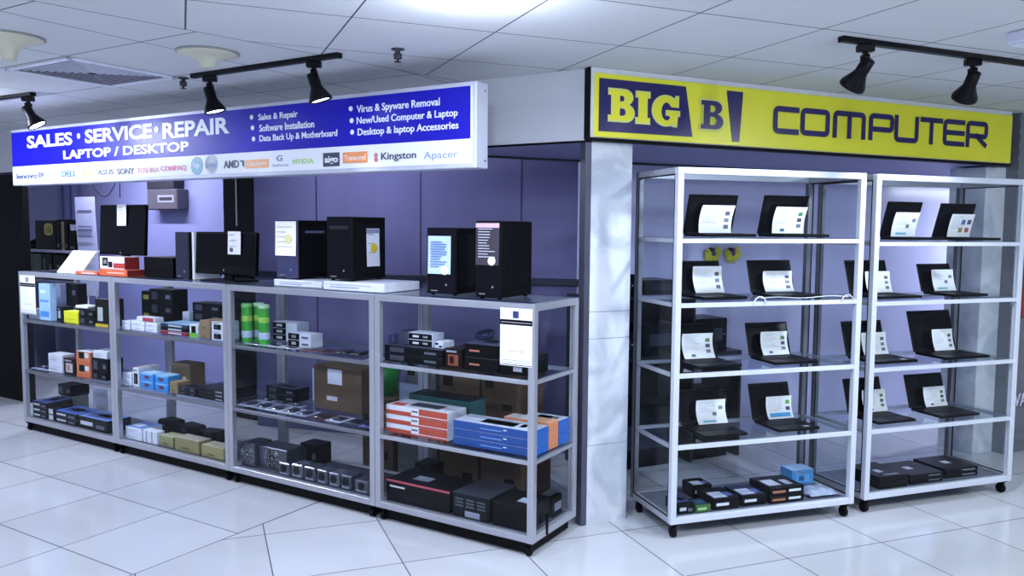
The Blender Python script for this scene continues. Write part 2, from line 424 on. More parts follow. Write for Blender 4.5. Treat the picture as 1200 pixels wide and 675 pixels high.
def stroke(paths, w, h, t):
    """square rounded strokes as closed outlines"""
    loops = []
    for pth in paths:
        pts = [Vector((x*(w-t)+t/2, y*(h-t)+t/2)) for x,y in pth]
        closed = pth[0]==pth[-1]
        if closed: pts = pts[:-1]
        else:
            pts[0] = pts[0]+(pts[0]-pts[1]).normalized()*t/2; pts[-1] = pts[-1]+(pts[-1]-pts[-2]).normalized()*t/2
        rp = []                                    # rounded centre line
        n = len(pts)
        for i,p in enumerate(pts):
            if not closed and i in (0,n-1): rp.append(p); continue
            a,c = pts[i-1],pts[(i+1)%n]; r = t*.75
            p0 = p+(a-p).normalized()*min(r,(a-p).length*.45); p1 = p+(c-p).normalized()*min(r,(c-p).length*.45)
            for k in range(5):
                q = k/4; rp.append(p0*(1-q)**2+p*2*q*(1-q)+p1*q*q)
        N = len(rp); L_,R_ = [],[]
        for i in range(N):
            if closed: d = (rp[(i+1)%N]-rp[i-1]).normalized()
            else: d = (rp[min(i+1,N-1)]-rp[max(i-1,0)]).normalized()
            nn = Vector((-d.y,d.x))*t/2
            L_.append(tuple(rp[i]+nn)); R_.append(tuple(rp[i]-nn))
        if closed: loops += [[L_],[R_]] if False else [[L_,R_]]
        else: loops.append([L_+R_[::-1]])
    return loops
LET = {'C':[[(1,1),(0,1),(0,0),(1,0)]], 'O':[[(0,0),(0,1),(1,1),(1,0),(0,0)]], 'M':[[(0,0),(0,1),(1,1),(1,0)],[(.5,0),(.5,.9)]],
 'P':[[(0,0),(0,1),(1,1),(1,.40),(.20,.40)]], 'U':[[(0,1),(0,0),(1,0),(1,1)]], 'T':[[(0,1),(1,1)],[(.5,.9),(.5,0)]],
 'E':[[(1,1),(0,1),(0,0),(1,0)],[(.1,.5),(1,.5)]], 'R':[[(0,0),(0,1),(1,1),(1,.42),(.20,.42)],[(.5,.42),(.95,.04)]]}
us = [(906,936),(938,972),(976,1014),(1018,1047),(1048,1076),(1078,1104),(1105,1130),(1132,1157)]
for ch,(u0,u1) in zip('COMPUTER',us):
    x0,x1 = sgx(u0),sgx(u1); zt, zb = 2.242+(u0-906)*.00009, 2.088+(u0-906)*.00002
    w,h = x1-x0, zt-zb
    cu = bpy.data.curves.new('o','CURVE'); cu.dimensions = '2D'; cu.fill_mode = 'BOTH'; cu.extrude = .0012
    me = bpy.data.meshes.new('letter'); bmm = bmesh.new()
    for loops in stroke(LET[ch], w, h, .031):
        cu = bpy.data.curves.new('o','CURVE'); cu.dimensions = '2D'; cu.fill_mode = 'BOTH'; cu.extrude = .0012
        for lp in loops:
            sp = cu.splines.new('POLY'); sp.points.add(len(lp)-1); sp.use_cyclic_u = True
            for p,(x,y) in zip(sp.points, lp): p.co = (x,y,0,1)
        m2 = curve_mesh(cu,'l'); bmm.from_mesh(m2)
    bmm.to_mesh(me); bmm.free()
    for v in me.vertices: v.co = Vector((x0+v.co.x, yf-.0012-v.co.z, zb+v.co.y))
    me.materials.append(M_NAVY)
    o = bpy.data.objects.new('letter', me); COL.objects.link(o); o.parent = ys

# ------------------------------------------------------------------ blue and white sign over the counter
M_BLUE = mat('120EAE',.38,0,.05,2,.3); M_WHITEF = mat('F0F4FA',.3,0,.02,2)
BY = -.1007
bs = thing('service_sign', 'long blue and white service sign board hung above the glass counters', 'sign', CT, 0,0,0)
bxr = sx(CT,558,BY,2.0); bxl = bxr-3.998
MB().box(bxl,BY,1.824,bxr,BY+.10,2.217,.004).build('box', mat('C9CDDC',.35,.2), bs)
MB().box(bxl+.012,BY-.002,1.846,bxr-.022,BY+.004,2.196).build('face', M_WHITEF, bs)
MB().box(bxl+.012,BY-.004,1.958,bxr-.03,BY-.0015,2.196).build('blue_field', M_BLUE, bs)
for zz in (1.86,2.18):
    MB().cyl((bxr-.001,BY+.07,zz),(bxr+.004,BY+.07,zz),.006,n=10).build('screw', M_CHROME, bs)
for xx in (bxl+.5,bxl+2.0,bxr-.6):
    MB().box(xx-.015,BY+.10,2.10,xx+.015,cyl_-.001,2.13).build('wall_bracket', mat('9A9EB4',.5), bs)
def bx(u): return sx(CT,u,BY,2.05)
def bz(v,u): return sz(CT,v,bx(u),BY)
def btext(s,u0,u1,vt,vb,m,uref=None,bold=.03,yy=.0065,shear=0,name='lettering'):
    ur = (u0+u1)/2
    return text(bs, s, bx(u0), bz(vb,ur), bx(u1), bz(vt,ur), BY-yy, m, bold, shear, name)
W_ = M_WHITEF
btext('SALES',33,86,157,172,W_,bold=.03); btext('SERVICE',101,179.5,148.3,165,W_,bold=.03); btext('REPAIR',192,270,140.5,159.5,W_,bold=.03)
for u,v in ((93.5,159.5),(184.5,152)):
    x,z = bx(u),bz(v,u); MB().cyl((x,BY-.0065,z),(x,BY-.003,z),.018,n=20).build('dot', W_, bs)
btext('LAPTOP / DESKTOP',75,222,171,182,W_,bold=.03)
rows = [(('Sales & Repair',304,350,131.6,141.5),296,137.5),(('Software Installation',305,369,143.6,152),297,150),(('Data Back Up & Motherboard',305,396,155.2,165.2),298,163),
        (('Virus & Spyware Removal',419,516,119,130.6),412,127.5),(('New/Used Computer & Laptop',419,537,132.4,143.4),413,141.5),(('Desktop & laptop Accessories',420,538,146.4,157.6),413.5,155)]
for (s,u0,u1,vt,vb),ud,vd in rows:
    btext(s,u0,u1,vt,vb,W_,bold=.012); x,z = bx(ud),bz(vd,ud)
    MB().cyl((x,BY-.0065,z),(x,BY-.003,z),.013 if ud<400 else .0125,n=18).build('dot', W_, bs)
def ctext(s,u0,u1,vt,vb,c,bold=.0): return btext(s,u0,u1,vt,vb,mat(c,.5),bold=bold,yy=.0045)
ctext('lenovo',19,43,203,209.5,'3C4470',.02); ctext('IBM',44.5,51,201.5,208,'6A6E92',.02); ctext('BenQ',53,68,201,207.5,'A8A6C6')
ctext('DELL',72,89,200,207,'3A72D8',.03); ctext('acer',95,109,199.5,206,'B8D670',.02); ctext('ASUS',114,133,198.5,205,'6E7288',.02)
ctext('SONY',137,157,197,204.5,'5C6078',.02); ctext('TOSHIBA',160,186,196.5,202.5,'F0A6B4'); ctext('COMPAQ',188,218,194,201,'E890A6',.02)
ctext('AMD',262,280,188,197,'50546A',.02); ctext('Kingston',447,488,178,189,'40465C',.01); ctext('Apacer',497,537,177,188,'9AA6C2')
def disc(u,v,r,c,nm='logo_disc'):
    x,z = bx(u),bz(v,u); MB().cyl((x,BY-.0045,z),(x,BY-.0015,z),r,n=24).build(nm, mat(c,.4), bs)
disc(230.5,194.5,.052,'7FB2C4'); ctext('hp',227,234,190,199,'E8F4F8',.02).location.y -= .002
disc(247.5,192.5,.055,'C8D6EA'); disc(247.5,192.5,.05,'EAF0F8'); 
for ch in bs.children:
    pass
bs.children[-1].location.y = -.0012
ctext('intel',241,254,189,196.5,'A8BEDC').location.y -= .003
def plate(u0,u1,vt,vb,c,nm='logo_plate'):
    ur=(u0+u1)/2; MB().box(bx(u0),BY-.0045,bz(vb,ur),bx(u1),BY-.0015,bz(vt,ur)).build(nm, mat(c,.4), bs)
MB().prism([(bx(281),bz(188,281)),(bx(286),bz(188,286)),(bx(286),bz(196,286)),(bx(284),bz(194,284)),(bx(284),bz(190,284)),(bx(282.5),bz(190,282))][::-1],BY-.0045,BY-.0015).build('logo_arrow', mat('50546A',.5), bs)
plate(288,315,187,197,'F0B486'); ctext('Gigabyte',290,313,189,195,'FCF0E4').location.y -= .002
ctext('G',324,331,182,189,'8A92B8',.02); ctext('GeForce',319,338,192,195,'A8B0CC')
ctext('NVIDIA',343,368,186,192,'B6DC92',.01)
plate(379,398,179,195,'3C4258'); ctext('aigo',381,396.5,183,193,'F4F6FA',.02).location.y -= .002
plate(402,431,178,191,'EE9A62'); ctext('Transcend',404,429,181.5,188,'FBE8DA').location.y -= .002
disc(441,182,.012,'D08A98'); disc(441,187,.012,'C87A8C')

# ------------------------------------------------------------------ things on the ceiling
CF = Frame((0,0),0)
# square air diffuser
AF = Frame((-2.627,4.219), CT.a)
t = thing('air_diffuser', 'square louvred air diffuser set in the ceiling at the left', 'air vent', AF, 0,0,2.352)
fm = MB()
S_ = .585
for a in range(4):
    M = Matrix.Translation((S_/2,S_/2,0)) @ Matrix.Rotation(a*PI/2,4,'Z') @ Matrix.Translation((-S_/2,-S_/2,0))
    fm.box(0,0,-.012,S_,.022,-.001,.002,M)
fm.build('frame', mat('E4E6F0',.4), t)
for k in range(9):
    lv = MB(); o_ = .03+k*.028
    for a in range(4):
        M = Matrix.Translation((S_/2,S_/2,0)) @ Matrix.Rotation(a*PI/2,4,'Z') @ Matrix.Translation((-S_/2,-S_/2,0))
        lv.prism([(o_,-.004),(o_+.013,-.006),(o_+.013,-.008),(o_,-.006)],o_,S_-o_,'x')
        for v in lv.b.verts:
            if not v.tag: v.co = M @ v.co; v.tag = True
    lv.build('louvre', mat('B9BCCB',.5), t)
MB().box(.02,.02,-.002,S_-.02,S_-.02,-.0005).build('dark_throat', mat('101218',.9), t)
# horn shaped ceiling speakers
for (x,y),lb in (((-1.42,3.80),'round horn shaped ceiling fitting above the track light, right of the air vent'),((-2.17,3.52),'round horn shaped ceiling fitting at the left edge, left of the air vent')):
    LH = .55 if x>-2 else .75
    t = thing('ceiling_horn', lb, 'ceiling fitting', Frame((x,y),0), 0,0,2.352, group=None)
    MB().lathe([(.135,0),(.137,-.008),(.12,-.014),(.07,-.03*LH-.01),(.042,-.06*LH-.005),(.032,-.10*LH),(.028,-.13*LH),(.02,-.132*LH)],36).build('horn', mat('C9C8B0',.45), t, True)
    MB().lathe([(.142,0),(.142,-.006),(.136,-.009)],36).build('rim', mat('8E8F8A',.5), t, True)
# sprinklers
for (x,y),lb in (((-.524,3.70),'small sprinkler head in the ceiling above the blue part of the sign'),((-1.80,4.45),'small sprinkler head in the ceiling beside the left track spotlight')):
    t = thing('sprinkler', lb, 'sprinkler', Frame((x,y),0), 0,0,2.352)
    MB().lathe([(.03,0),(.03,-.004),(.012,-.008),(.012,-.02),(.02,-.022),(.018,-.045),(.005,-.047)],16).build('body', mat('32343C',.5), t, True)
    MB().lathe([(.005,-.047),(.005,-.055),(.016,-.056),(.016,-.059)],16).build('deflector', mat('32343C',.4,.5), t, True)
# track lights
M_TRK = mat('0D0D12',.4,0,.1)
def track(p, q, lb):
    a = math.atan2(q[1]-p[1], q[0]-p[0]); L_ = math.hypot(q[0]-p[0], q[1]-p[1])
    F_ = Frame(p, a); t = thing('lighting_track', lb, 'light track', F_, 0,0,2.352)
    MB().box(0,-.018,-.022,L_,.018,0,.003).build('rail', M_TRK, t)
    MB().box(-.006,-.019,-.023,.006,.019,0,.002).build('end_cap', M_TRK, t); MB().box(L_-.006,-.019,-.023,L_+.006,.019,0,.002).build('end_cap', M_TRK, t)
    return F_, L_
def spot(F_, u, lb, aim, lit=False, power=1.0, cone=62):
    """spotlight head on the track where image column u meets it"""
    x = sx(F_,u,0,2.30)
    w = F_.w(x,0,0); t = thing('track_spotlight', lb, 'spotlight', Frame((w.x,w.y),0), 0,0,2.33, group='spotlights on the ceiling tracks')
    MB().box(-.035,-.017,-.03,.035,.017,0,.003).build('adapter', M_TRK, t)
    MB().cyl((0,0,-.028),(0,0,-.05),.012,n=12).box(-.013,-.02,-.095,.013,-.012,-.04,.002).box(-.013,.012,-.095,.013,.02,-.04,.002).box(-.013,-.02,-.05,.013,.02,-.042,.001).build('yoke', M_TRK, t)
    d = (Vector(aim)-Vector((w.x,w.y,2.24))).normalized()
    R = Matrix.Translation((0,0,-.09)) @ d.to_track_quat('Z','Y').to_matrix().to_4x4()
    MB().lathe([(.02,-.035),(.027,-.032),(.028,.03),(.034,.045),(.055,.085),(.056,.10),(.050,.10),(.030,.05),(.01,.045)],24,R).build('head', M_TRK, t, True)
    MB().lathe([(.047,.088),(.047,.093),(.02,.094)],24,R).build('lens', emit('spot_lens',(.8,.88,1,1), 90 if lit else 12), t, True)
    ld = bpy.data.lights.new('spot_light','SPOT'); ld.energy = SPOT_W*power; ld.spot_size = math.radians(cone); ld.spot_blend = .6; ld.color = (.72,.80,1); ld.shadow_soft_size = .04
    lo = bpy.data.objects.new('spot_light', ld); COL.objects.link(lo)
    lo.location = Vector((w.x,w.y,2.24))+d*.115; lo.rotation_euler = (-d).to_track_quat('Z','Y').to_euler()
F_,L_ = track((-1.70,4.34),(-.81,3.79),'short black lighting track over the middle of the blue sign')
spot(F_,246,'black track spotlight hanging in front of the word REPAIR',(-1.1,4.35,.3))
spot(F_,368,'black track spotlight near the right end of the middle track',(-.35,4.0,.3))
F_,L_ = track((-4.0,5.55),(-2.93,4.97),'black lighting track at the left edge of the ceiling')
spot(F_,33,'bright lit track spotlight at the left end of the blue sign',(-2.4,5.1,1.2),True,.45)
F_,L_ = track((1.36,3.40),(2.75,4.01),'long black lighting track in front of the yellow sign')
spot(F_,1014,'black track spotlight above the letter M of the yellow sign',(1.0,4.4,1.0),power=3.2,cone=85)
spot(F_,1140,'black track spotlight above the letter R of the yellow sign',(2.1,4.7,1.0),power=3.2,cone=85)
# small white box fitting in the right ceiling corner
t = thing('emergency_light', 'small white box light on the ceiling at the right edge', 'emergency light', Frame((2.10,3.30),.3), 0,0,2.352)
MB().box(-.1,-.05,-.05,.2,.05,0,.008).build('housing', mat('C9CCE0',.4), t); MB().box(-.08,-.04,-.058,.18,.04,-.05,.004).build('diffuser', mat('E6E8F4',.3), t)

# ------------------------------------------------------------------ glass counters
CT_D, CT_H, CT_B = .4498, 1.20, .069
P_ = .034
SH = (.468,.848)
cuts = [0,-.9666,-2.1197,-3.2694,-4.4324]
labs = ['aluminium framed glass counter at the right end of the row, next to the pillar','aluminium framed glass counter holding green canisters, second from the pillar',
        'aluminium framed glass counter with blue boxes inside, third from the pillar','aluminium framed glass counter at the far left end of the row']
def caster(t, x, y, z, r=.026, name='caster'):
    c = MB().box(x-.016,y-.016,z-.012,x+.016,y+.016,z,.002).box(x-.013,y-.004,r,x-.010,y+.022,z-.01).box(x+.010,y-.004,r,x+.013,y+.022,z-.01).build(name, M_BLACKM, t)
    MB().cyl((x-.009,y+.01,r),(x+.009,y+.01,r),r,n=20).cyl((x-.014,y+.01,r),(x+.014,y+.01,r),.006,n=10).build('wheel', M_RUBBER, c)
for i in range(4):
    x1, x0 = cuts[i]-(.0015 if i else 0), cuts[i+1]+.0015
    t = thing('glass_counter', labs[i], 'display counter', CT, 0,0,0, group='glass counters in a row')
    for a in (x0,x1-P_):
        for c in (0,CT_D-P_): MB().box(a,c,CT_B,a+P_,c+P_,CT_H,.002).build('post', M_ALU, t)
    for zz,nm in ((CT_B,'bottom_rail'),(CT_H-P_,'top_rail')):
        for c in (0.001,CT_D-P_+.001): MB().box(x0+P_,c,zz,x1-P_,c+P_-.002,zz+P_,.002).box(x0+P_,c-.0005,zz+P_*.45,x1-P_,c+.003,zz+P_*.55).build(nm, M_ALU, t)
        for a in (x0+.001,x1-P_+.001): MB().box(a,P_,zz,a+P_-.002,CT_D-P_,zz+P_,.002).build(nm, M_ALU, t)
    for zz in SH:
        for c in (.003,CT_D-.023): MB().box(x0+P_,c,zz-.026,x1-P_,c+.02,zz-.006,.001).build('shelf_rail', M_ALU if i==0 else M_ALUD, t)
        for a in (x0+.006,x1-.026): MB().box(a,P_,zz-.026,a+.02,CT_D-P_,zz-.006,.001).build('shelf_rail', M_ALU, t)
        MB().box(x0+.006,.006,zz-.006,x1-.006,CT_D-.006,zz).build('glass_shelf', M_SHELFGLASS, t)
    MB().box(x0+P_,P_,CT_B+.02,x1-P_,CT_D-P_,CT_B+.031).build('base_panel', mat('4A4C58',.4), t)
    MB().box(x0+.003,.003,CT_H-.0005,x1-.003,CT_D-.003,CT_H+.005).build('glass_top', M_SHELFGLASS, t)
    MB().box(x0+P_,.012,CT_B+P_,x1-P_,.016,CT_H-P_).build('front_pane', M_PANE, t)
    MB().box(x0+P_,CT_D-.016,CT_B+P_,x1-P_,CT_D-.012,CT_H-P_).build('back_pane', M_PANE, t)
    MB().box(x1-.02,P_,CT_B+P_,x1-.016,CT_D-P_,CT_H-P_).build('side_pane', M_PANE, t)
    MB().box(x0+.016,P_,CT_B+P_,x0+.02,CT_D-P_,CT_H-P_).build('side_pane', M_PANE, t)
    MB().box(x0+.03,.03,.012,x1-.03,CT_D-.03,CT_B-.001).build('shade_block', M_BLACKW, t)  # black block standing in for the shade under the counter
    for a in (x0+.035,x1-.035): caster(t,a,.02,CT_B,.022)
    if i==0:
        MB().box(x1-.004,.13,.075,x1+.006,.142,.18,.001).build('door_latch', M_BLACKM, t)

# ------------------------------------------------------------------ tall laptop cases
def case(F_, W, D, H, B, shelves, label):
    t = thing('display_case', label, 'display case', F_, 0,0,0, group='tall glass cases on wheels')
    p = .032
    for a in (0,W-p):
        for c in (0,D-p): MB().box(a,c,B,a+p,c+p,H,.002).build('post', M_WHITEALU if c==0 else M_ALUD, t)
    for zz,nm in ((B,'bottom_rail'),(H-p,'top_rail')):
        MB().box(p,0.001,zz,W-p,p,zz+p,.002).build(nm, M_WHITEALU, t)
        MB().box(p,D-p,zz,W-p,D-.001,zz+p,.002).build(nm, M_ALU, t)
        for a in (.001,W-p+.001): MB().box(a,p,zz,a+p-.002,D-p,zz+p,.002).build(nm, M_ALU, t)
    for zz in shelves:
        MB().box(p*.4,.004,zz-.028,W-p*.4,.022,zz-.006,.001).build('shelf_rail', M_WHITEALU, t)
        MB().box(p,D-.022,zz-.026,W-p,D-.006,zz-.006,.001).build('shelf_rail', M_ALU, t)
        for a in (.006,W-.022): MB().box(a,p,zz-.026,a+.016,D-p,zz-.006,.001).build('shelf_rail', M_ALU, t)
        MB().box(.006,.022,zz-.006,W-.006,D-.006,zz).build('glass_shelf', M_SHELFGLASS, t)
    MB().box(p,p,B+.02,W-p,D-p,B+.029).build('base_panel', mat('5C6270',.35), t)
    MB().box(.004,.004,H-.001,W-.004,D-.004,H+.004).build('top_pane', M_SHELFGLASS, t)
    MB().box(p,.010,B+p,W-p,.014,H-p).build('front_pane', M_PANE, t)
    MB().box(p,D-.014,B+p,W-p,D-.010,H-p).build('back_pane', M_PANE, t)
    for a in (.010,W-.014): MB().box(a,p,B+p,a+.004,D-p,H-p).build('side_pane', M_PANE, t)
    for a in (.0005,W-.0035): 
        gk = MB(); gk.box(a,p,B+p,a+.003,p+.006,H-p).box(a,D-p-.006,B+p,a+.003,D-p,H-p).box(a,p,B+p,a+.003,D-p,B+p+.006).box(a,p,H-p-.006,a+.003,D-p,H-p)
        gk.build('gasket', M_BLACKM, t)
    for a in (.035,W-.035):
        for c in (.03,D-.05): caster(t,a,c,B,.028)
KS1 = (.482,.842,1.192,1.51); KS2 = (.47,.81,1.172,1.495)
case(K1,1.1108,.4522,1.85,.0777,KS1,'tall glass case on wheels beside the pillar, full of open laptops')
case(K2,1.10,.4522,1.85,.0777,KS2,'tall glass case on wheels at the right edge, full of open laptops')

# ------------------------------------------------------------------ laptops with price sheets
M_LAP = mat('070709',.4,0,.1,30); M_LAPG = mat('15161B',.5,0,.1,30); M_SCR = mat('0A0C10',.15,0,.1,3)
def laptop(F_, z, u0, u1, vt, label, tilt, silver=False, yh=.285, glossy=False):
    x0, x1 = sx(F_,u0,yh,z+.02), sx(F_,u1,yh,z+.02)
    w = min(max(x1-x0,.26),.36); xc = (x0+x1)/2
    hz = sz(F_,vt,xc,yh+ (.05 if tilt>0 else -.05))-z
    a = math.radians(tilt); L_ = hz/math.cos(a)
    L_ = min(max(L_,.17),.25)
    t = thing('laptop', label, 'laptop', F_, xc, yh, z, 0, 'open laptops in the glass cases')
    d = .225
    MB().box(-w/2,-d,.003,w/2,.0,.018,.004).build('base', M_LAP, t)
    kb = MB()
    for r in range(5):
        for c in range(13):
            kx = -w*.43+c*w*.86/13; ky = -.045-r*.019
            kb.box(kx+.0015,ky-.0165,.018,kx+w*.86/13-.0015,ky,.0198)
    kb.build('keyboard', M_LAPG, t)
    MB().box(-.045,-d+.018,.018,.045,-d+.075,.0186).build('touchpad', M_LAPG, t)
    MB().cyl((-w*.4,.004,.016),(w*.4,.004,.016),.007,n=10).build('hinge', M_LAPG, t)
    M = Matrix.Translation((0,.006,.016)) @ Matrix.Rotation(-a,4,'X')
    lid = MB().box(-w/2,0,0,w/2,.008,L_,.003,M).build('lid', M_LAP, t)
    MB().box(-w/2+.012,-.0012,.018,w/2-.012,.0002,L_-.012,0,M).build('screen', M_SCR, lid)
    if silver: MB().box(w*.18,-d+.02,.018,w*.18+.035,-d+.045,.0188).build('sticker', mat('C8CCD4',.3,.6), t)
    return t, xc, w, L_, a, yh
def sheet_on(F_, z, xc, yh, a, w, h, dx, label, style, curl=.012):
    """printed sheet leaning on the screen, slightly curled"""
    t = thing('price_sheet', label, 'price sheet', F_, xc+dx, yh, z+.0205, 0, 'printed price sheets on the laptops')
    ca, sa = math.cos(a), math.sin(a)
    def f(u,v):
        q = v-.5
        yy = -.024-curl*(1-4*q*q)*.6
        X = (u-.5)*w + curl*1.2*q*q*4
        h_ = v*h+.001
        return (X, yy*1+h_*sa*.9-(.018 if v<.02 else 0)*0, h_*ca)
    MB().sheet(f,2,8,.0012).build('paper', M_PAPER, t)
    def patch(u0,u1,v0,v1,c,nm):
        def g(u,v):
            p = f(u0+(u1-u0)*u, v0+(v1-v0)*v); return (p[0],p[1]-.0016,p[2])
        MB().sheet(g,1,3,.0008).build(nm, mat(c,.5), t)
    def mpatch(lst,c,nm):
        m = MB()
        for u0,u1,v0,v1 in lst:
            def g(u,v,u0=u0,u1=u1,v0=v0,v1=v1):
                p = f(u0+(u1-u0)*u, v0+(v1-v0)*v); return (p[0],p[1]-.0016,p[2])
            m.sheet(g,1,2,.0008)
        m.build(nm, mat(c,.5), t)
    rows = [(.08,.08+random.uniform(.3,.58),.90-k*.075,.915-k*.075) for k in range(8 if style!=2 else 6)]
    mpatch(rows,'B6C0CC','printed_lines')
    if style==0:
        for k in range(3): patch(.76,.90,.62-k*.24+.02,.78-k*.24,('59606C','7C8694','6A707C')[k],'icon')
    elif style==1:
        for k in range(3): patch(.76,.90,.66-k*.22,.80-k*.22,('4E8A5A','4A505E','7A7F8C')[k],'icon')
        patch(.25,.38,.08,.18,'5C7488','icon')
    elif style==2:
        patch(.18,.62,.08,.17,'7CC4CE','cyan_strip'); patch(.76,.9,.6,.74,'808A96','icon'); patch(.55,.68,.36,.5,'6E7682','icon')
    elif style==3:
        patch(.10,.9,.10,.28,'4FA6DC','blue_strip'); patch(.76,.92,.66,.82,'6AAE4A','icon'); patch(.76,.92,.38,.54,'4A505E','icon')
    elif style==4:
        for (a0,b0,c0) in ((.50,.55,'3E6CA6'),(.76,.55,'5A5C64'),(.44,.2,'8C9A5C'),(.72,.2,'B4604E')): patch(a0,a0+.16,b0,b0+.2,c0,'icon')
    return t
L = [ # frame, z, u0, u1, vt, tilt, label, sheet: width, height, dx, style
 (K1,KS1[3],801,858,232,-16,'top shelf of the left case, left one',.195,.150,.012,0),
 (K1,KS1[3],888,940,233,-16,'top shelf of the left case, right one',.20,.148,.015,1),
 (K1,KS1[2],798,848,309,16,'second shelf of the left case, left one',.175,.145,.02,0),
 (K1,KS1[2],881,932,308,16,'second shelf of the left case, right one',.185,.115,.01,0),
 (K1,KS1[1],793,841,382,16,'third shelf of the left case, left one',.185,.135,-.01,1),
 (K1,KS1[1],879,928,381,16,'third shelf of the left case, right one',.17,.13,.005,1),
 (K1,KS1[0],800,848,459,16,'fourth shelf of the left case, left one',.18,.13,.035,2),
 (K1,KS1[0],883,930,452,16,'fourth shelf of the left case, right one',.165,.125,.02,3),
 (K2,KS2[3],1032,1071,240,-16,'top shelf of the right case, left one',.18,.145,.0,2),
 (K2,KS2[3],1093,1134,242,-16,'top shelf of the right case, right one',.18,.14,.02,4),
 (K2,KS2[2],997,1045,308,16,'second shelf of the right case, left one',.18,.125,.03,0),
 (K2,KS2[2],1082,1119,312,16,'second shelf of the right case, right one',.17,.13,.01,2),
 (K2,KS2[1],993,1040,379,16,'third shelf of the right case, left one',.18,.13,.03,0),
 (K2,KS2[1],1072,1122,366,16,'third shelf of the right case, right one',.16,.13,.03,0),
 (K2,KS2[0],995,1038,446,16,'fourth shelf of the right case, left one',.17,.13,.03,1),
 (K2,KS2[0],1067,1111,441,16,'fourth shelf of the right case, right one',.17,.12,.02,1)]
for i,(F_,z,u0,u1,vt,tl,lb,w,h,dx,st) in enumerate(L):
    t,xc,lw,LL,a,yh = laptop(F_,z,u0,u1,vt,'open black laptop on the '+lb.replace('left one','on the left').replace('right one','on the right'),tl,i in (7,12))
    sheet_on(F_,z,xc,yh,a,w,h,dx,'white printed sheet on the laptop, '+lb.replace(', left one',' at the left').replace(', right one',' at the right'),st)

# ------------------------------------------------------------------ goods: boxes of every kind
ORD = ['topmost','second down','third down','fourth down']
def clampx(F_, u0, u1, y, z):
    x0, x1 = sx(F_,u0,y,z), sx(F_,u1,y,z)
    if F_ is CT and y < .45 and z < 1.1:
        xm = sx(CT,(u0+u1)/2,.04,z); k = 0
        while xm < cuts[k+1] and k < 3: k += 1
        e_ = .037 if z < .2 else .028; lo, hi = cuts[k+1]+e_, cuts[k]-e_
    elif F_ is K1 or F_ is K2: lo, hi = .022, 1.1-.022
    else: return x0, x1
    w = x1-x0
    if x0 < lo: x0 = lo; x1 = max(x1, lo+min(w,.09))
    if x1 > hi: x1 = hi; x0 = min(x0, hi-min(w,.09))
    return x0, x1
def dk(c):
    v = [int(c[i:i+2],16) for i in (0,2,4)]
    if max(v) < 64: v = [int(q*.45) for q in v]
    return '%02X%02X%02X'%tuple(v)
def goods(F_,z, y, u0, u1, vt, dep, label, cat, front, top=None, side=None, deco=None, n=1, name='product_box', rot=0, group=None, rough=.4, x_jit=0, h=None):
    """box(es) whose front face spans columns u0..u1 at depth y on a surface at height z, reaching up to row vt"""
    x0, x1 = clampx(F_, u0, u1, y, z); xc = (x0+x1)/2; w = abs(x1-x0)
    H_ = h if h else max(sz(F_,vt,xc,y)-z,.012)
    hh = H_/n; out = []
    for k in range(n):
        lb = label if n==1 else label+', '+(ORD[n-1-k] if n>1 and k<n-1 else ORD[0])
        jx = random.uniform(-x_jit,x_jit)
        t = thing(name, lb, cat, F_, xc+jx, y+dep/2, z+k*hh+.0006, rot, group)
        e = .0006
        MB().box(-w/2,-dep/2,0,w/2,dep/2,hh-e,min(.003,hh*.1)).build('body', mat(dk(front),rough), t)
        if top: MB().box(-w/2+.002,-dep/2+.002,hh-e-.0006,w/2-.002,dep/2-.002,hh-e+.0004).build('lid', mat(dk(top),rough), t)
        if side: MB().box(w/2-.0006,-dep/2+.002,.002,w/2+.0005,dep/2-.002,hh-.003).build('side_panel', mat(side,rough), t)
        yf_ = -dep/2
        def P(a0,b0,a1,b1,c,nm='printed_panel',d=.0008):
            MB().box(-w/2+a0*w,yf_-d,b0*hh,-w/2+a1*w,yf_+.0003,b1*hh).build(nm, mat(dk(c),rough), t)
        def T(a0,b0,a1,b1,c,nm='printed_top'):
            MB().box(-w/2+a0*w,-dep/2+b0*dep,hh-e,-w/2+a1*w,-dep/2+b1*dep,hh-e+.0008).build(nm, mat(dk(c),rough), t)
        if deco: deco(P,T,w,hh,k)
        out.append(t)
    return out
# printed designs
def d_small(c='1A1C24'): return lambda P,T,w,h,k: (P(.1,.55,.45,.85,c), P(.55,.2,.9,.45,c))
def d_white(P,T,w,h,k): P(.12,.3,.6,.42,'A6AEC0'); P(.12,.55,.8,.7,'C2C8D6'); T(.1,.2,.6,.6,'DDE2EC')
def d_router(P,T,w,h,k): P(.0,.02,.42,.48,'B84A34'); P(.55,.3,1,.98,'B84A34'); P(.42,.02,1,.2,'B84A34'); P(.43,.55,.53,.7,'3A3A44'); T(.30,.25,.78,.75,'3E4250'); T(.05,.1,.25,.4,'C8432C')
def d_blue(P,T,w,h,k): P(.35,.4,.62,.5,'7FA6E0'); P(.64,.58,.68,.7,'E8F0FA'); T(.02,.05,.98,.95,'C8D2E2'); T(.3,.2,.72,.7,'2C3644'); T(.76,.3,.84,.7,'2C3644')
def d_gpu(P,T,w,h,k): P(.0,.9,1,1.0,'B4485A'); P(.06,.66,.3,.74,'D8D4D8'); P(.25,.1,.7,.3,'2C2E38'); T(.3,.3,.55,.6,'9098A4')
def d_mono(P,T,w,h,k): P(.1,.2,.35,.8,'3C404C'); P(.7,.3,.9,.6,'565C6A'); T(.2,.2,.8,.8,'20222C')
def d_black(P,T,w,h,k): P(.15,.42,.45,.55,'C07A60'); T(.3,.3,.7,.7,'1A1C24')
def d_mboard(P,T,w,h,k): P(.08,.30,.50,.62,'C4CAD6'); P(.62,.2,.9,.5,'5A6270'); T(.1,.15,.9,.85,'3A4A78'); T(.35,.35,.75,.7,'AAB6CE')
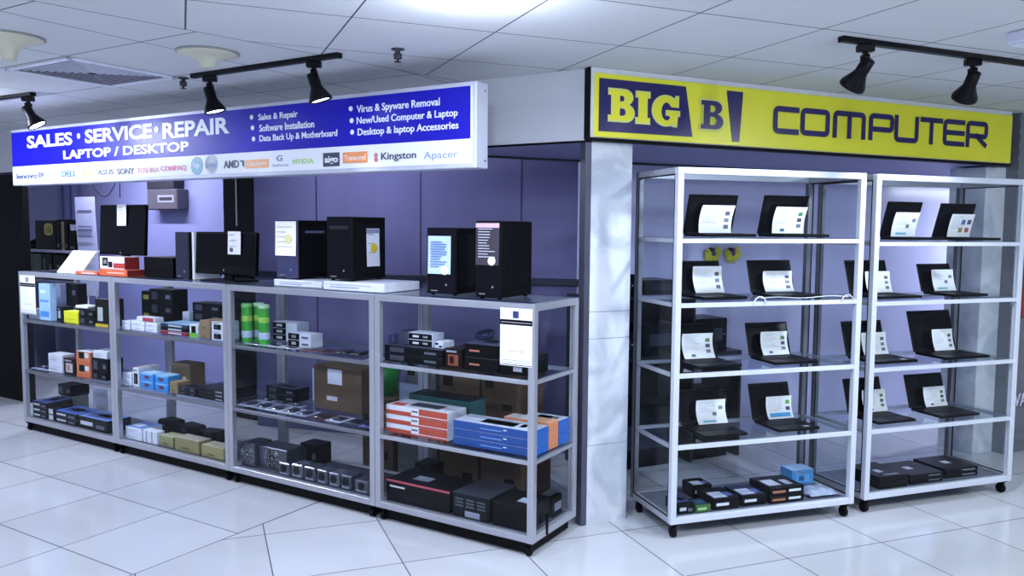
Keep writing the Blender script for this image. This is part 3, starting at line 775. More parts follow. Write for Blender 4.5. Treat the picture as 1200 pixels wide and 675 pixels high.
def d_hdd(P,T,w,h,k): P(.12,.35,.6,.6,'D8DCE4'); T(.1,.1,.62,.6,'B8C0D4'); T(.66,.2,.9,.5,'5A6AA8')
def d_x(P,T,w,h,k):
    P(.25,.55,.36,.8,'3A3C44'); P(.6,.55,.71,.8,'3A3C44'); P(.35,.15,.45,.35,'3A3C44'); P(.68,.15,.78,.35,'3A3C44')
def d_photo(c1='2A2C34',c2='6A7A92'): return lambda P,T,w,h,k: (P(.2,.15,.8,.7,c1), P(.3,.25,.55,.6,c2), P(.1,.8,.7,.9,'8A92A4'))
def d_heart(P,T,w,h,k): P(.32,.3,.68,.68,'7A3A4E'); P(.42,.4,.58,.6,'2A3C6E'); P(.1,.82,.9,.92,'9AD0F4')
def d_orange(P,T,w,h,k): P(.2,.45,.6,.95,'23242A'); P(.62,.55,.9,.9,'D8D8DC'); P(.0,.0,1,.3,'C8683A')
def d_tape(P,T,w,h,k): T(0,.44,1,.56,'B59A6A','tape'); P(.3,.2,.6,.35,'6E5A3C')
def d_teal(P,T,w,h,k): P(.55,.2,.8,.6,'8AB8B0'); T(.1,.1,.75,.8,'1A2E34')
def d_green(P,T,w,h,k): P(0,0,1,.35,'74C24E'); P(.25,.35,.75,.85,'1C1E24')

Z0, Z1, Z2, ZT = CT_B+.0315, SH[0], SH[1], CT_H+.0055
G = lambda *a, **k: goods(CT, *a, **k)
# ---- counter 4 (next to the pillar)
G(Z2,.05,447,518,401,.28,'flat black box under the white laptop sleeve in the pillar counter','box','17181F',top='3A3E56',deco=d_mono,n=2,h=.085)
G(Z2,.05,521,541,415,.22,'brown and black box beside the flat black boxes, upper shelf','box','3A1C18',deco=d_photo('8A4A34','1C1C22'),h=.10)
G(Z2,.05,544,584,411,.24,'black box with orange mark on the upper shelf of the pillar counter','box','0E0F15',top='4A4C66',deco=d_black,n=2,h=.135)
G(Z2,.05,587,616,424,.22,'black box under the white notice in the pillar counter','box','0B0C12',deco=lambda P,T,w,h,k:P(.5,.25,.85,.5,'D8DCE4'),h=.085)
zz = Z2+.0865
G(zz,.08,478,507,389,.10,'small black and white box, second shelf stack next to clear boxes','box','C4CADA',top='E0E4F0',deco=lambda P,T,w,h,k:(P(.03,.08,.97,.92,'15161E'),P(.2,.35,.45,.65,'E8ECF4'),P(.6,.35,.8,.65,'E8ECF4')),n=2,h=.07)
G(zz,.08,509,519,398,.10,'single white box at the right of the black and white stack','box','D8DEEA',top='E8ECF4',deco=d_small(),h=.035)
for k,(ua,ub) in enumerate(((446,452),(467,477))):
    x0,x1 = clampx(CT,ua,ub,.08,zz)
    t = tag(MB().box(0,0,0,x1-x0,.10,.045 if k==0 else .075,.004).build('clear_plastic_box', M_PLASTIC), ['low clear plastic box at the left post of the pillar counter','tall clear plastic box left of the black and white boxes'][k],'plastic box')
    t.location = CT.w(x0,.08,zz+.001); t.rotation_euler = (0,0,CT.a)
# white sheet lying on the flat boxes
# bundle of cables
def coil(F_, x, y, z, R, n, r, m, name, label, cat, sq=.6):
    t = thing(name, label, cat, F_, x, y, z)
    for k in range(n):
        a0 = random.uniform(0,6.28); rr = R*random.uniform(.65,1); tz = random.uniform(.2,.9); ax = random.uniform(-.6,.6)
        pts = [(rr*math.cos(q*2*PI/26+a0)+random.uniform(-.001,.001), rr*sq*math.sin(q*2*PI/26+a0), r+R*tz*.6+rr*.35*math.sin(q*2*PI/26+a0+ax)) for q in range(27)]
        mz = min(p[2] for p in pts)
        if mz < r: pts = [(p[0],p[1],p[2]+r-mz) for p in pts]
        MB().tube(pts, r, 6).build('loop', m, t, True)
    return t
coil(CT, sx(CT,571,.22,Z2+.16), .20, Z2+.137, .055, 9, .0045, mat('1A2448',.4), 'cable_bundle', 'dark blue bundle of coiled cables on the black boxes behind the notice','cable')
# mid shelf
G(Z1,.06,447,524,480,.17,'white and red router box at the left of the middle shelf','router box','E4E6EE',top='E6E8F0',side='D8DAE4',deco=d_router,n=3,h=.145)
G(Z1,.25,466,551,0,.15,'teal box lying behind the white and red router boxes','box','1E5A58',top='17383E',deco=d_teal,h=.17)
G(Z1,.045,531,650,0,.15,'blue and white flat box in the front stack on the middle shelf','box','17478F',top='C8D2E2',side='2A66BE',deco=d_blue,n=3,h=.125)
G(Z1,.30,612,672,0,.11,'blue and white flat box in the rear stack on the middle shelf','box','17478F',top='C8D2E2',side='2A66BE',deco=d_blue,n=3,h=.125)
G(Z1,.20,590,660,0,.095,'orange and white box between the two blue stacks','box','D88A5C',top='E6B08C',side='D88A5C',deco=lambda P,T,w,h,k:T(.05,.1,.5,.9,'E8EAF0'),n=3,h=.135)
# bottom
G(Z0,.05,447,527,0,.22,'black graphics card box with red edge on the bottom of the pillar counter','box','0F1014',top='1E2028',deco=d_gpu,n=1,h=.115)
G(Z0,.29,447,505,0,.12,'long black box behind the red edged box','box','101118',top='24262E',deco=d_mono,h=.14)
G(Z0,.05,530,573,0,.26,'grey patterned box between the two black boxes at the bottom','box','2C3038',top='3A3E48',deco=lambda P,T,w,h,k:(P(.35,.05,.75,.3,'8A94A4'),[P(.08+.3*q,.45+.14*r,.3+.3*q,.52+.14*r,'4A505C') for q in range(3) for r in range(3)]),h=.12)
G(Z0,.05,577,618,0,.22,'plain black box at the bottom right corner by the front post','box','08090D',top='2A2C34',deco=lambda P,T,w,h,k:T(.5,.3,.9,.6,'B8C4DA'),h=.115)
t = thing('small_device','small black device standing against the right side pane at the bottom','device', CT, -.060,.33,Z0+.001)
MB().box(-.02,-.05,0,.015,.05,.10,.004).build('body', M_BLACKM, t); MB().box(.015,-.035,.03,.018,.035,.07,.001).build('screen', mat('6A7080',.3), t)
# ---- counter 3
for k,(u,zz_) in enumerate(((290,0),(304,0),(310,0))):
    x = sx(CT,u,.10+(.065 if k==1 else 0),Z2)
    t = thing('green_canister', ['tall green canister, leftmost of the three','tall green canister, middle of the three','tall green canister, rightmost of the three'][k], 'canister', CT, x, .10+(.065 if k==1 else 0), Z2+.001, 0,'green canisters in the glass counter')
    MB().lathe([(.031,.0),(.032,.004),(.032,.215),(.031,.22)],28).build('body', mat('3EA63A',.35,0,.5,14), t, True)
    MB().lathe([(.033,.214),(.033,.232),(.031,.236),(.01,.237)],28).build('cap', mat('C8F0C0' if k!=0 else '8ADA80',.4), t, True)
    MB().lathe([(.0322,.03),(.0326,.032),(.0326,.07),(.0322,.072)],28).build('blue_band', mat('B8CCE8',.4,0,.4,30), t, True)
    MB().lathe([(.0322,.13),(.0326,.132),(.0326,.16),(.0322,.162)],28).build('yellow_band', mat('A4DC5A',.4,0,.5,30), t, True)
G(Z2,.26,320,348,0,.10,'black and white box in the rear stack right of the green canisters','box','D4DAE8',top='E4E8F2',deco=lambda P,T,w,h,k:(P(0,.05,.55,.95,'14151C'),P(.15,.3,.4,.7,'E4E8F0')),n=3,h=.115)
G(Z2,.13,338,364,0,.10,'black and white box in the front stack right of the green canisters','box','D4DAE8',top='E4E8F2',deco=lambda P,T,w,h,k:(P(0,.05,.5,.95,'14151C'),P(.15,.3,.35,.7,'E4E8F0'),P(.6,.3,.9,.6,'5A6070')),n=2,h=.08)
def packs(z, y, us, cols, label, dep=.09, th=.008, name='blister_pack', cat='packet', tilt=4, grp=None):
    for k,(ua,ub) in enumerate(us):
        x0,x1 = clampx(CT,ua,ub,y,z); w = x1-x0
        c = cols[k%len(cols)]
        t = thing(name, label[k] if isinstance(label,list) else label, cat, CT, (x0+x1)/2, y+dep/2, z+.001, random.uniform(-.03,.03), grp)
        MB().box(-w/2,-dep/2,0,w/2,dep/2,.0015,.0005).build('card', mat(c,.4), t)
        cc = MB(); 
        def f(u,v,w=w): return ((u-.5)*w*.8, (v-.5)*dep*.75, .003+th*.6*math.sin(PI*u)**.5*math.sin(PI*v)**.5)
        cc.sheet(f,6,6,.0012); cc.build('bubble', M_PLASTIC, t, True)
        MB().box(-w*.2,-dep*.2,.0016,w*.25,dep*.2,.003+th*.3).build('contents', mat('1A1C26' if k%2 else '3A3E50',.4), t)
GP = 'flat packets on the shelves'
packs(Z2,.05,[(285,304),(306,326),(328,345)],['DADFE8','E6E9EE'],['white packet in front of the left green canister','white packet at the front left of the canister shelf, middle one','white packet in front of the black and white boxes'],.07,grp=GP)
packs(Z2,.05,[(347,366),(367,384)],['8A4A48','7A4038'],['pinkish red packet in the middle of the upper shelf','pinkish red packet beside the black packets'],.12,grp=GP)
packs(Z2,.05,[(387,402),(404,418),(420,434)],['202432','141622'],['dark packet, left one of the three by the counter post','dark packet, middle one of the three by the counter post','dark packet, right one of the three by the counter post'],.16,.03,grp=GP)
# mid shelf
G(Z1,.27,276,346,0,.12,'long dark box lying behind the silver packets','box','14161E',top='3A4058',deco=d_mono,n=2,h=.085)
lbs = ['silver packet at the far left of the packet row','second silver packet from the left of the packet row','third silver packet from the left of the packet row','fourth silver packet from the left of the packet row','fifth silver packet from the left, beside the brown one']
packs(Z1,.05,[(277,292),(293,308),(309,325),(326,342),(343,357)],['D0D6E4','A8B2C8','E2E6EE'],lbs,.13,.022,grp=GP)
packs(Z1,.20,[(300,316),(318,334),(336,352)],['C0C8DC','8A92A8'],['rear silver packet, left one','rear silver packet, middle one','rear silver packet, right one'],.06,.03,grp=GP)
packs(Z1,.05,[(360,378),(380,398),(400,417),(419,433)],['4A2C26','C4CCDC','3A3E4C','5A62B0'],['brown packet right of the silver packets','grey packet in the middle of the second counter shelf','dark packet left of the blue packet','blue packet by the counter post'],.13,.016,grp=GP)
t = G(Z1,.26,368,424,0,.17,'large brown cardboard box with a white paper stuck on it','cardboard box','5E4A38',top='6E5A44',deco=lambda P,T,w,h,k:(P(.30,.60,.60,.94,'DDE2F0','white_label'),P(.28,.22,.50,.32,'C8CCD8','white_label'),T(0,.46,1,.54,'8A7654','tape')),h=.26,name='cardboard_box',rough=.8)
o = thing('paper_sheet','white sheet of paper standing left of the large cardboard box','paper', CT, sx(CT,357,.30,Z1+.1),.40,Z1)
MB().box(-.035,0,.001,.035,.002,.20).build('paper', mat('BCC2E0',.6), o)
# bottom, power supplies and speakers
M_SIL = mat('8C90A0',.35,.6,.15,20)
def psu(u0,u1,y,lb,h=.14,dep=.14):
    x0,x1 = clampx(CT,u0,u1,y,Z0); w = x1-x0
    t = thing('power_supply', lb, 'power supply', CT, (x0+x1)/2, y+dep/2, Z0+.001)
    MB().box(-w/2,-dep/2,0,w/2,dep/2,h,.003).build('casing', mat('5C606C',.35,.7,.15,20), t)
    ring = MB()
    for r in (.25,.36,.46):
        R = r*min(w,h)
        ring.tube([(R*math.cos(q*PI/12),-dep/2-.002,h/2+R*math.sin(q*PI/12)) for q in range(25)],.0016,5)
    for q in range(4): 
        a = q*PI/4; R = .46*min(w,h); ring.tube([(R*math.cos(a),-dep/2-.002,h/2+R*math.sin(a)),(-R*math.cos(a),-dep/2-.002,h/2-R*math.sin(a))],.0012,5)
    ring.build('fan_grille', M_CHROME, t)
    MB().cyl((0,-dep/2-.0005,h/2),(0,-dep/2-.0015,h/2),.44*min(w,h),n=24).build('fan', M_BLACKM, t)
psu(277,298,.06,'metal power supply with a fan grille at the left post'); psu(303,336,.09,'larger metal power supply right of the fan grille one',.13,.14)
def gadget(u0,u1,y,h,lb,dep=.09,c='6A6E7A'):
    x0,x1 = clampx(CT,u0,u1,y,Z0); w = x1-x0
    t = thing('boxed_webcam', lb, 'boxed webcam', CT, (x0+x1)/2, y+dep/2, Z0+.001, group='grey blister boxes on the counter bottom')
    MB().box(-w/2,-dep/2,0,w/2,dep/2,h,.006).build('blister', mat(c,.2,.2,.4,30), t)
    MB().cyl((0,-dep/2+.001,h*.55),(0,-dep/2-.004,h*.55),min(w,h)*.3,n=20).build('lens', mat('15161C',.2), t)
    MB().box(-w*.35,-dep/2-.0012,h*.08,w*.35,-dep/2+.001,h*.24).build('printed_panel', mat('80889A',.4), t)
nm = ['leftmost','second from the left','third from the left','fourth from the left','fifth from the left','sixth from the left','rightmost']
for k,(ua,ub,h) in enumerate(((326,339,.075),(341,354,.08),(356,369,.08),(371,383,.08),(385,397,.078),(399,411,.08),(415,432,.07))):
    gadget(ua,ub,.05 if k else .045,h,'grey blister box with a lens, '+nm[k]+' of the row',.10 if k else .025,['4A4E58','5C616C','42464F'][k%3])
coil(CT, sx(CT,332,.34,Z0), .335, Z0+.001, .06, 6, .006, mat('2A2660',.5), 'purple_cable','purple cable heap behind the power supplies','cable')
G(Z0,.27,352,372,0,.12,'black box at the rear behind the blister boxes','box','101118',top='20222C',deco=d_mono,h=.13)
# ---- counter 2
G(Z2,.20,151,161,0,.12,'black box with a yellow label at the rear left, above the white boxes','box','14161F',deco=lambda P,T,w,h,k:P(.25,.55,.9,.8,'A4AC3A','yellow_label'),n=2,h=.25)
G(Z2,.20,176,203,0,.12,'black box in the tall rear stack right of the yellow labels','box','101219',deco=d_mono,n=3,h=.27)
G(Z2,.28,226,259,0,.12,'dark box in the rear stack behind the white printed boxes','box','0C0D14',deco=d_mono,n=3,h=.19)
G(Z2,.05,139,152,0,.10,'small white box, leftmost on the upper shelf','box','DDE2EE',top='EEF0F6',deco=d_white,n=2,h=.06)
G(Z2,.05,154,169,0,.10,'small white box, second from the left on the upper shelf','box','E4E8F0',top='EEF0F6',deco=d_white,n=2,h=.062)
G(Z2,.05,171,184,0,.10,'small white box, third from the left on the upper shelf','box','E8ECF4',top='EEF0F6',deco=d_white,n=2,h=.062)
G(Z2+.0635,.06,160,181,0,.07,'white and red box lying on the small white boxes','box','DDE2EE',top='E6E8F0',deco=lambda P,T,w,h,k:P(.35,.1,.95,.9,'A83A4E'),h=.032)
for k,(c,tc) in enumerate((('8E2430','D8DCE6'),('12141C','20242E'),('1A2A4A','9CC4E8'))):
    G(Z2+.001+k*.024,.05,188,219,0,.18,['flat dark red box at the bottom of the flat pile','flat black box in the middle of the flat pile','flat box with a pale blue top, top of the flat pile'][k],'box',c,top=tc,deco=lambda P,T,w,h,k:P(.3,.2,.8,.7,'B4BCCC'),h=.023)
G(Z2,.25,214,222,0,.05,'narrow white box standing behind the flat pile','box','D4DAEA',deco=d_white,h=.125)
G(Z2,.05,222,232,0,.09,'small white box with a green base','box','DDE4EA',deco=d_green,h=.085)
G(Z2,.05,234,246,0,.14,'brown cardboard box left of the camera pictures','cardboard box','8A7458',top='9C8668',deco=d_tape,n=2,h=.115,name='cardboard_box',rough=.8)
G(Z2,.05,248,262,0,.12,'white box with a black picture by the right post','box','E2E6F0',top='C8B898',deco=d_photo(),n=2,h=.115)
G(Z1,.05,140,154,0,.12,'white box at the left end of the middle shelf','box','D8DEEC',top='E6E9F2',deco=d_photo('A8B0C8','C8D0E0'),n=2,h=.085)
G(Z1,.05,156,163,0,.16,'narrow white box with a dark picture left of the blue boxes','box','DADFEA',top='C8B0B4',deco=d_photo(),h=.13)
for k,(ua,ub) in enumerate(((165,180),(181.5,197))):
    G(Z1,.045,ua,ub,0,.10,['blue box with a red heart picture, left column','blue box with a red heart picture, right column'][k],'box','2F8CD8',top='A8D4F0',deco=d_heart,n=2,h=.105,group='blue boxes')
G(Z1,.17,201,223,0,.12,'brown box standing behind the small brown box','cardboard box','6A5A44',top='4A3E30',deco=lambda P,T,w,h,k:(P(.1,.15,.4,.6,'A89A80'),P(.6,.2,.8,.5,'C8BEA8')),h=.17,name='cardboard_box',rough=.8)
G(Z1,.05,199,208,0,.10,'small brown box right of the blue boxes','cardboard box','8A7656',top='A08C68',deco=d_tape,h=.075,name='cardboard_box',rough=.8)
G(Z1,.05,210,229,0,.11,'dark purple flat box right of the small brown box','box','1E1C30',top='2C2A48',deco=d_mono,n=2,h=.055)
G(Z1,.05,231,262,0,.26,'black flat box in the pile by the right post of the middle shelf','box','0C0D14',top='1E2034',deco=lambda P,T,w,h,k:P(.7,.3,.95,.6,'9AA4B8'),n=3,h=.07)
G(Z0,.05,139,166,0,.16,'white box with a blue top at the bottom left','box','DCE2EE',top='6E8CC8',deco=d_white,n=2,h=.085)
G(Z0,.05,168,184,0,.06,'upright white box at the bottom beside the olive boxes','box','DDE2EE',top='E6EAF2',deco=lambda P,T,w,h,k:(P(.2,.05,.28,.95,'8A94A8'),P(.6,.05,.68,.95,'8A94A8')),h=.085)
G(Z0,.06,187,203,0,.10,'olive yellow box, leftmost of the three at the bottom','box','8E8C5C',top='B4B490',deco=d_tape,h=.07)
G(Z0,.05,205,233,0,.10,'olive yellow box, middle of the three at the bottom','box','8A8456',top='B8B496',deco=d_tape,h=.085)
G(Z0,.05,236,262,0,.10,'olive yellow box, rightmost of the three at the bottom','box','96905E',top='BCB89A',deco=d_tape,n=1,h=.075)
for k,(ua,ub,yy) in enumerate(((181,201,.23),(204,226,.24),(229,252,.25))):
    x0,x1 = clampx(CT,ua,ub,yy,Z0)
    t = thing('battery_backup', ['dark rounded device behind the upright white box','dark rounded device in the middle of the bottom rear','dark rounded device at the right of the bottom rear'][k],'device', CT,(x0+x1)/2,yy+.07,Z0+.001,random.uniform(-.2,.2))
    MB().box(-(x1-x0)*.45,-.06,0,(x1-x0)*.45,.06,.10-.012*k,.012).build('body', M_BLACKM, t); MB().box(-.03,-.063,.05,.03,-.058,.075,.001).build('panel', mat('2A2C3A',.3), t)
# ---- counter 1
def notice(F_, x0, x1, y, z0, z1, lb, mark='2E3A78'):
    t = thing('taped_notice', lb, 'notice', F_, 0,0,0)
    MB().box(x0,y,z0,x1,y+.0015,z1).build('paper', M_PAPER, t)
    w,h = x1-x0,z1-z0
    MB().box(x0,y-.0006,z1-h*.29,x1,y,z1-h*.20).build('black_band', M_BLACK, t)
    MB().box(x0+w*.04,y-.0012,z1-h*.255,x1-w*.04,y-.0006,z1-h*.24).build('band_text', mat('9A9AA0',.5), t)
    MB().box(x0+w*.40,y-.0006,z1-h*.17,x0+w*.58,y,z1-h*.05).box(x0+w*.46,y-.001,z1-h*.14,x0+w*.52,y,z1-h*.09).build('emblem', mat(mark,.4), t)
    m = MB()
    for a,b_,c in ((.25,.75,.74),(.08,.92,.90),(.06,.94,.94)): m.box(x0+w*a,y-.0006,z1-h*c-.002,x0+w*b_,y,z1-h*c)
    m.build('printed_lines', M_GREYINK, t)
    MB().box(x0+.002,y-.0006,z0+.004,x1-.002,y,z0+.007).build('border', M_INK, t)
    return t
xa,xb = sx(CT,586,-.003,1.0),sx(CT,623.5,-.003,1.0)
notice(CT, xa, xb, -.003, sz(CT,427,xa,0), sz(CT,360,xa,0), 'white payment notice with a black band taped to the counter near the pillar')
xa,xb = sx(CT,24,-.003,1.0),sx(CT,41.5,-.003,1.0)
notice(CT, xa, xb, -.003, sz(CT,367,xa,0), sz(CT,322,xa,0), 'white payment notice with a black band taped to the far left counter','8A8FA8')
G(Z2,.03,46.5,59,0,.05,'tall blue and white box standing on the upper shelf','box','A9CCF2',deco=lambda P,T,w,h,k:(P(.1,.1,.9,.25,'4A90D8'),P(.1,.5,.9,.56,'5A9ADC'),P(.15,.75,.6,.82,'E8F0FA')),h=.27)
G(Z2,.24,60,71,0,.05,'grey box behind the tall blue and white box','box','8E94B0',deco=d_mono,h=.25)
G(Z2,.30,73,91,0,.08,'dark box at the rear of the upper shelf','box','14161E',deco=d_mono,n=2,h=.25)
G(Z2,.04,75,91.5,0,.08,'bright yellow box on the upper shelf of the far left counter','box','E2E21A',top='E8E83A',deco=lambda P,T,w,h,k:P(.15,.3,.8,.36,'B8B814'),h=.085)
G(Z2,.04,93,110,0,.14,'black box under the white router','box','101118',top='20222C',deco=d_mono,n=2,h=.11)
G(Z2,.05,112,127,0,.12,'dark olive box at the right of the upper shelf','box','26281C',deco=lambda P,T,w,h,k:(P(.2,.2,.6,.7,'AEB4B0'),P(0,0,1,.1,'C8B428')),h=.19)
x = sx(CT,98,.06,Z2)
t = thing('wifi_router','white router lying on the black boxes','router', CT, x,.09,Z2+.1115)
MB().box(-.075,-.045,0,.075,.045,.022,.006).build('casing', mat('E4E6E2',.35), t)
for q in (-.05,.05): MB().cyl((q,.04,.012),(q,.045,.13),.005,.004,n=10).build('antenna', mat('D8DAD8',.4), t)
G(Z2,.095,63,73,0,.09,'small dark and white gadget box right of the tall blue box','box','2A2C38',deco=d_photo('B8BCC8','8A4A3A'),h=.10)
G(Z2,.05,33,44,0,.10,'white carton behind the taped notice','box','C8CCD8',deco=d_white,h=.07)
G(Z1,.05,57,73,0,.10,'white box stack right of the papers','box','D4D8E4',top='E8EAF0',deco=d_white,n=2,h=.135)
G(Z1,.05,75,88,0,.12,'dark red box between the white and the orange boxes','box','3A161C',top='58303A',deco=d_photo('C8B8B4','5A1C22'),h=.12)
G(Z1,.05,90,106,0,.10,'orange and white headphone box on the middle shelf','box','C87A52',top='DADDE2',deco=d_orange,n=2,h=.185)
G(Z1,.06,108,125,0,.12,'black box on the white box at the right post','box','0C0D12',deco=d_mono,h=.05)
G(Z1+.051,.06,108,126,0,.12,'upper black box at the right of the middle shelf','box','15161D',deco=d_mono,h=.10)
G(Z1+.152,.06,109,125,0,.10,'white box on the black boxes at the right post','box','D8DCE6',top='E8EAF2',deco=d_white,h=.05)
packs(Z1,.05,[(32,43),(44,55)],['A8A8C8','C0C0D8'],['crumpled grey packet at the left post','crumpled grey packet left of the white boxes'],.12,.02,grp=GP)
G(Z0,.26,48,84,0,.14,'grey box with cross marks under the wide black box','box','8A8E8C',top='9A9E9C',deco=d_x,h=.13)
G(Z0+.131,.25,45,83,0,.15,'wide black box lying on the grey box with cross marks','box','1A1D1E',top='2A2E30',deco=d_mono,h=.085)
x = sx(CT,118,.30,Z0)
t = thing('display_board','white flat panel standing on the bottom at the right post','panel', CT, x,.30,Z0+.001)
MB().box(-.07,0,0,.07,.02,.22,.006).build('panel', mat('D0D6E8',.4), t); MB().box(-.095,.0,0,-.08,.02,.22,.003).build('edge', mat('D0D6E8',.4), t)
G(Z0,.05,32,55,0,.20,'motherboard box with a blue top, left pile','box','20222E',top='3E4A84',deco=d_mboard,n=3,h=.12)
G(Z0,.05,57,63,0,.14,'narrow white and black box between the piles','box','14151C',deco=lambda P,T,w,h,k:P(.1,.1,.9,.9,'C8CCD4'),n=2,h=.09)
G(Z0,.05,65,90,0,.18,'motherboard box with a bright blue top, middle pile','box','181B26',top='4A6AC8',deco=d_mboard,n=2,h=.085)
G(Z0,.05,92,126,0,.18,'dark green box with a blue top, right pile','box','1C241C',top='6A8AD0',deco=d_mboard,n=1,h=.085)

# ------------------------------------------------------------------ things on the counter top
def tower(u0,u1,vt,y,dep,lb,z=ZT,paper=None,paper_side=None,frontc='0C0D14',vent=False,handle=False):
    x0,x1 = sx(CT,u0,y,z),sx(CT,u1,y,z); w = x1-x0; xc=(x0+x1)/2
    h = sz(CT,vt,xc,y)-z
    t = thing('computer_tower', lb, 'computer tower', CT, xc, y+dep/2, z+.001)
    MB().box(-w/2,-dep/2+.012,.008,w/2,dep/2,h-.001,.004).build('case', M_BLACKM, t)
    MB().box(-w/2,-dep/2,.008,w/2,-dep/2+.0115,h,.004).build('front_panel', mat(frontc,.3), t)
    MB().box(-w*.38,-dep/2-.001,h*.80,w*.38,-dep/2+.001,h*.86,.001).build('drive_bay', mat('1C1E28',.3), t)
    MB().cyl((w*.2,-dep/2-.002,h*.16),(w*.2,-dep/2+.001,h*.16),.006,n=12).build('power_button', M_CHROME, t)
    MB().box(-w*.35,-dep/2-.001,h*.06,-w*.1,-dep/2+.001,h*.075).build('badge', M_CHROME, t)
    for a in (-w/2+.02,w/2-.02):
        for c in (-dep/2+.03,dep/2-.03): MB().cyl((a,c,0),(a,c,.009),.011,n=10).build('foot', M_RUBBER, t)
    MB().box(w/2-.001,-dep/2+.04,h*.12,w/2+.0015,dep/2-.04,h*.9,.001).build('side_panel', mat('07080D',.45), t)
    if vent: MB().box(w/2+.001,-dep/2+.06,h*.78,w/2+.003,dep/2-.06,h*.82).build('side_handle', mat('5A5E80',.4), t)
    return t,xc,w,h
def leaf(F_, x, y, z, w, h, lb, c='F0F2F6', band=None, lines='8A92A8', rotz=0, seal=None, nl=9, name='taped_sheet', cat='paper sheet'):
    t = thing(name, lb, cat, F_, x, y, z, rotz)
    MB().sheet(lambda u,v: ((u-.5)*w, -.0006-.004*(1-v)**2*1.0, v*h),2,6,.001).build('paper', mat(c,.5,0,.02), t)
    m = MB()
    for k in range(nl):
        zz_ = h*(.84-k*.72/nl); m.box(-w*.38,-.0072,zz_,-w*.38+w*random.uniform(.35,.72),-.0052+.0030,zz_+h*.018)
    m.build('printed_lines', mat(lines,.5), t)
    if band: MB().box(-w*.5,-.004,h*.88,w*.5,-.0008,h*.985).build('heading', mat(band,.5), t)
    if seal: MB().cyl((seal[1]*w,-.0078,seal[2]*h),(seal[1]*w,-.003,seal[2]*h),w*seal[3],n=20).build('seal', mat(seal[0],.5), t)
    return t
# big white boxes under two of the towers
G(ZT,.07,321,377,0,.30,'flat white box under the tower with the bright white sheet','box','E6EAF4',top='D8DCEA',deco=d_white,h=.038)
G(ZT,.03,379,450,0,.30,'flat white box under the tower with the yellow sealed sheet','box','E6EAF4',top='D0D4E2',deco=d_white,h=.048)
t,xc,w,h = tower(324,349,258,.09,.27,'black computer tower with a bright white sheet, fourth from the pillar',ZT+.039,frontc='3A3C60',vent=True)
leaf(CT, xc-.004,.088,ZT+.039+h*.40,w*.96,h*.58,'bright white sheet taped to the front of a tower','FFFFFF',lines='D8D8C8',seal=('E8E0A0',.15,.5,.16),nl=5)
t,xc,w,h = tower(383,412,254,.05,.28,'black computer tower with a yellow sealed sheet on its side, third from the pillar',ZT+.049)
tt = leaf(CT, xc+w/2+.0025,.05+.17,ZT+.049+h*.22,.105,h*.6,'narrow sheet with a yellow seal taped to the side of a tower','E2E6F2',lines='9AA0B4',rotz=PI/2,seal=('E0CC3A',.05,.48,.24),nl=3,band='8A90B0')
t,xc,w,h = tower(500,533,267,.09,.30,'black computer tower with a blue white spec sheet, second from the pillar',frontc='101018')
leaf(CT, xc-.006,.0885,ZT+h*.32,w*.80,h*.56,'pale blue spec sheet taped to the front of a tower','C4DCF6',lines='4A78B8',nl=11,seal=('F4F8FF',.25,.1,.16))
t,xc,w,h = tower(557,586,259,.04,.30,'large black computer tower with a dark spec sheet, nearest the pillar')
leaf(CT, xc+.0,.0385,ZT+h*.44,w*.93,h*.54,'dark spec sheet with pink heading taped to the nearest tower','3A3440',band='D8B8C8',lines='D8D8E4',nl=11,seal=('F0F0F8',.2,.1,.16))
# small tower and monitors
t,xc,w,h = tower(206,221,272,.10,.26,'small dark computer tower left of the wide monitor',frontc='20243A')
def monitor(u0,u1,vt,vb,y,lb,chin=.04,tilt=6,stand=True):
    x0,x1 = sx(CT,u0,y,1.35),sx(CT,u1,y,1.35); w = x1-x0; xc=(x0+x1)/2
    zt = sz(CT,vt,xc,y)-ZT; zb = max(sz(CT,vb,xc,y)-ZT,.012)
    t = thing('monitor', lb, 'monitor', CT, xc, y, ZT+.001)
    a = math.radians(tilt); M = Matrix.Translation((0,0,zb)) @ Matrix.Rotation(-a,4,'X')
    L_ = (zt-zb)/math.cos(a)
    s_ = MB().box(-w/2,0,0,w/2,.035,L_,.006,M).build('screen_housing', M_BLACK, t)
    MB().box(-w/2+.012,-.0015,chin,w/2-.012,.0005,L_-.012,0,M).build('screen', mat('05060A',.12), s_)
    MB().cyl(M@Vector((0,-.003,chin/2)),M@Vector((0,.001,chin/2)),.006,n=12).build('logo', M_CHROME, s_)
    MB().box(-.04,.03,.008,.04,.055,zb+L_*.4,.004).build('stand', M_BLACK, t)
    MB().box(-w*.30,-.05,0,w*.30,.13,.010,.003).build('foot', M_BLACK, t)
    return t,xc,w,zt,zb,a
t,xc,w,zt,zb,a = monitor(116,168,240,299,.20,'tall black all in one monitor behind the orange boxes',.03,3)
xs = sx(CT,141,.19,1.5)
leaf(CT, xs,.2045,ZT+zt-.145,.105,.15,'small white sheet taped over the top edge of the tall monitor',lines='9AA6B8',nl=5)
t,xc,w,zt,zb,a = monitor(228,298,272,322,.12,'wide black monitor with a white sheet, right of the small tower',.055,3)
xs = sx(CT,271.5,.10,1.4)
leaf(CT, xs,.1215,ZT+zt-.135,.115,.14,'white sheet with small pictures taped to the wide monitor',lines='A8B0C0',nl=3,seal=('5A6070',-.2,.2,.12))
x0 = sx(CT,221,.10,1.35)+.006; x1 = x0+.02
t = thing('white_file','thin white file standing between the small tower and the wide monitor','file', CT, x0,.12,ZT)
MB().box(0,0,.001,x1-x0,.20,sz(CT,272,x0,.12)-ZT,.002).build('cover', M_PAPER, t); MB().box(.002,.003,.004,x1-x0-.002,.198,.01).build('pages', mat('C8CAD2',.6), t)
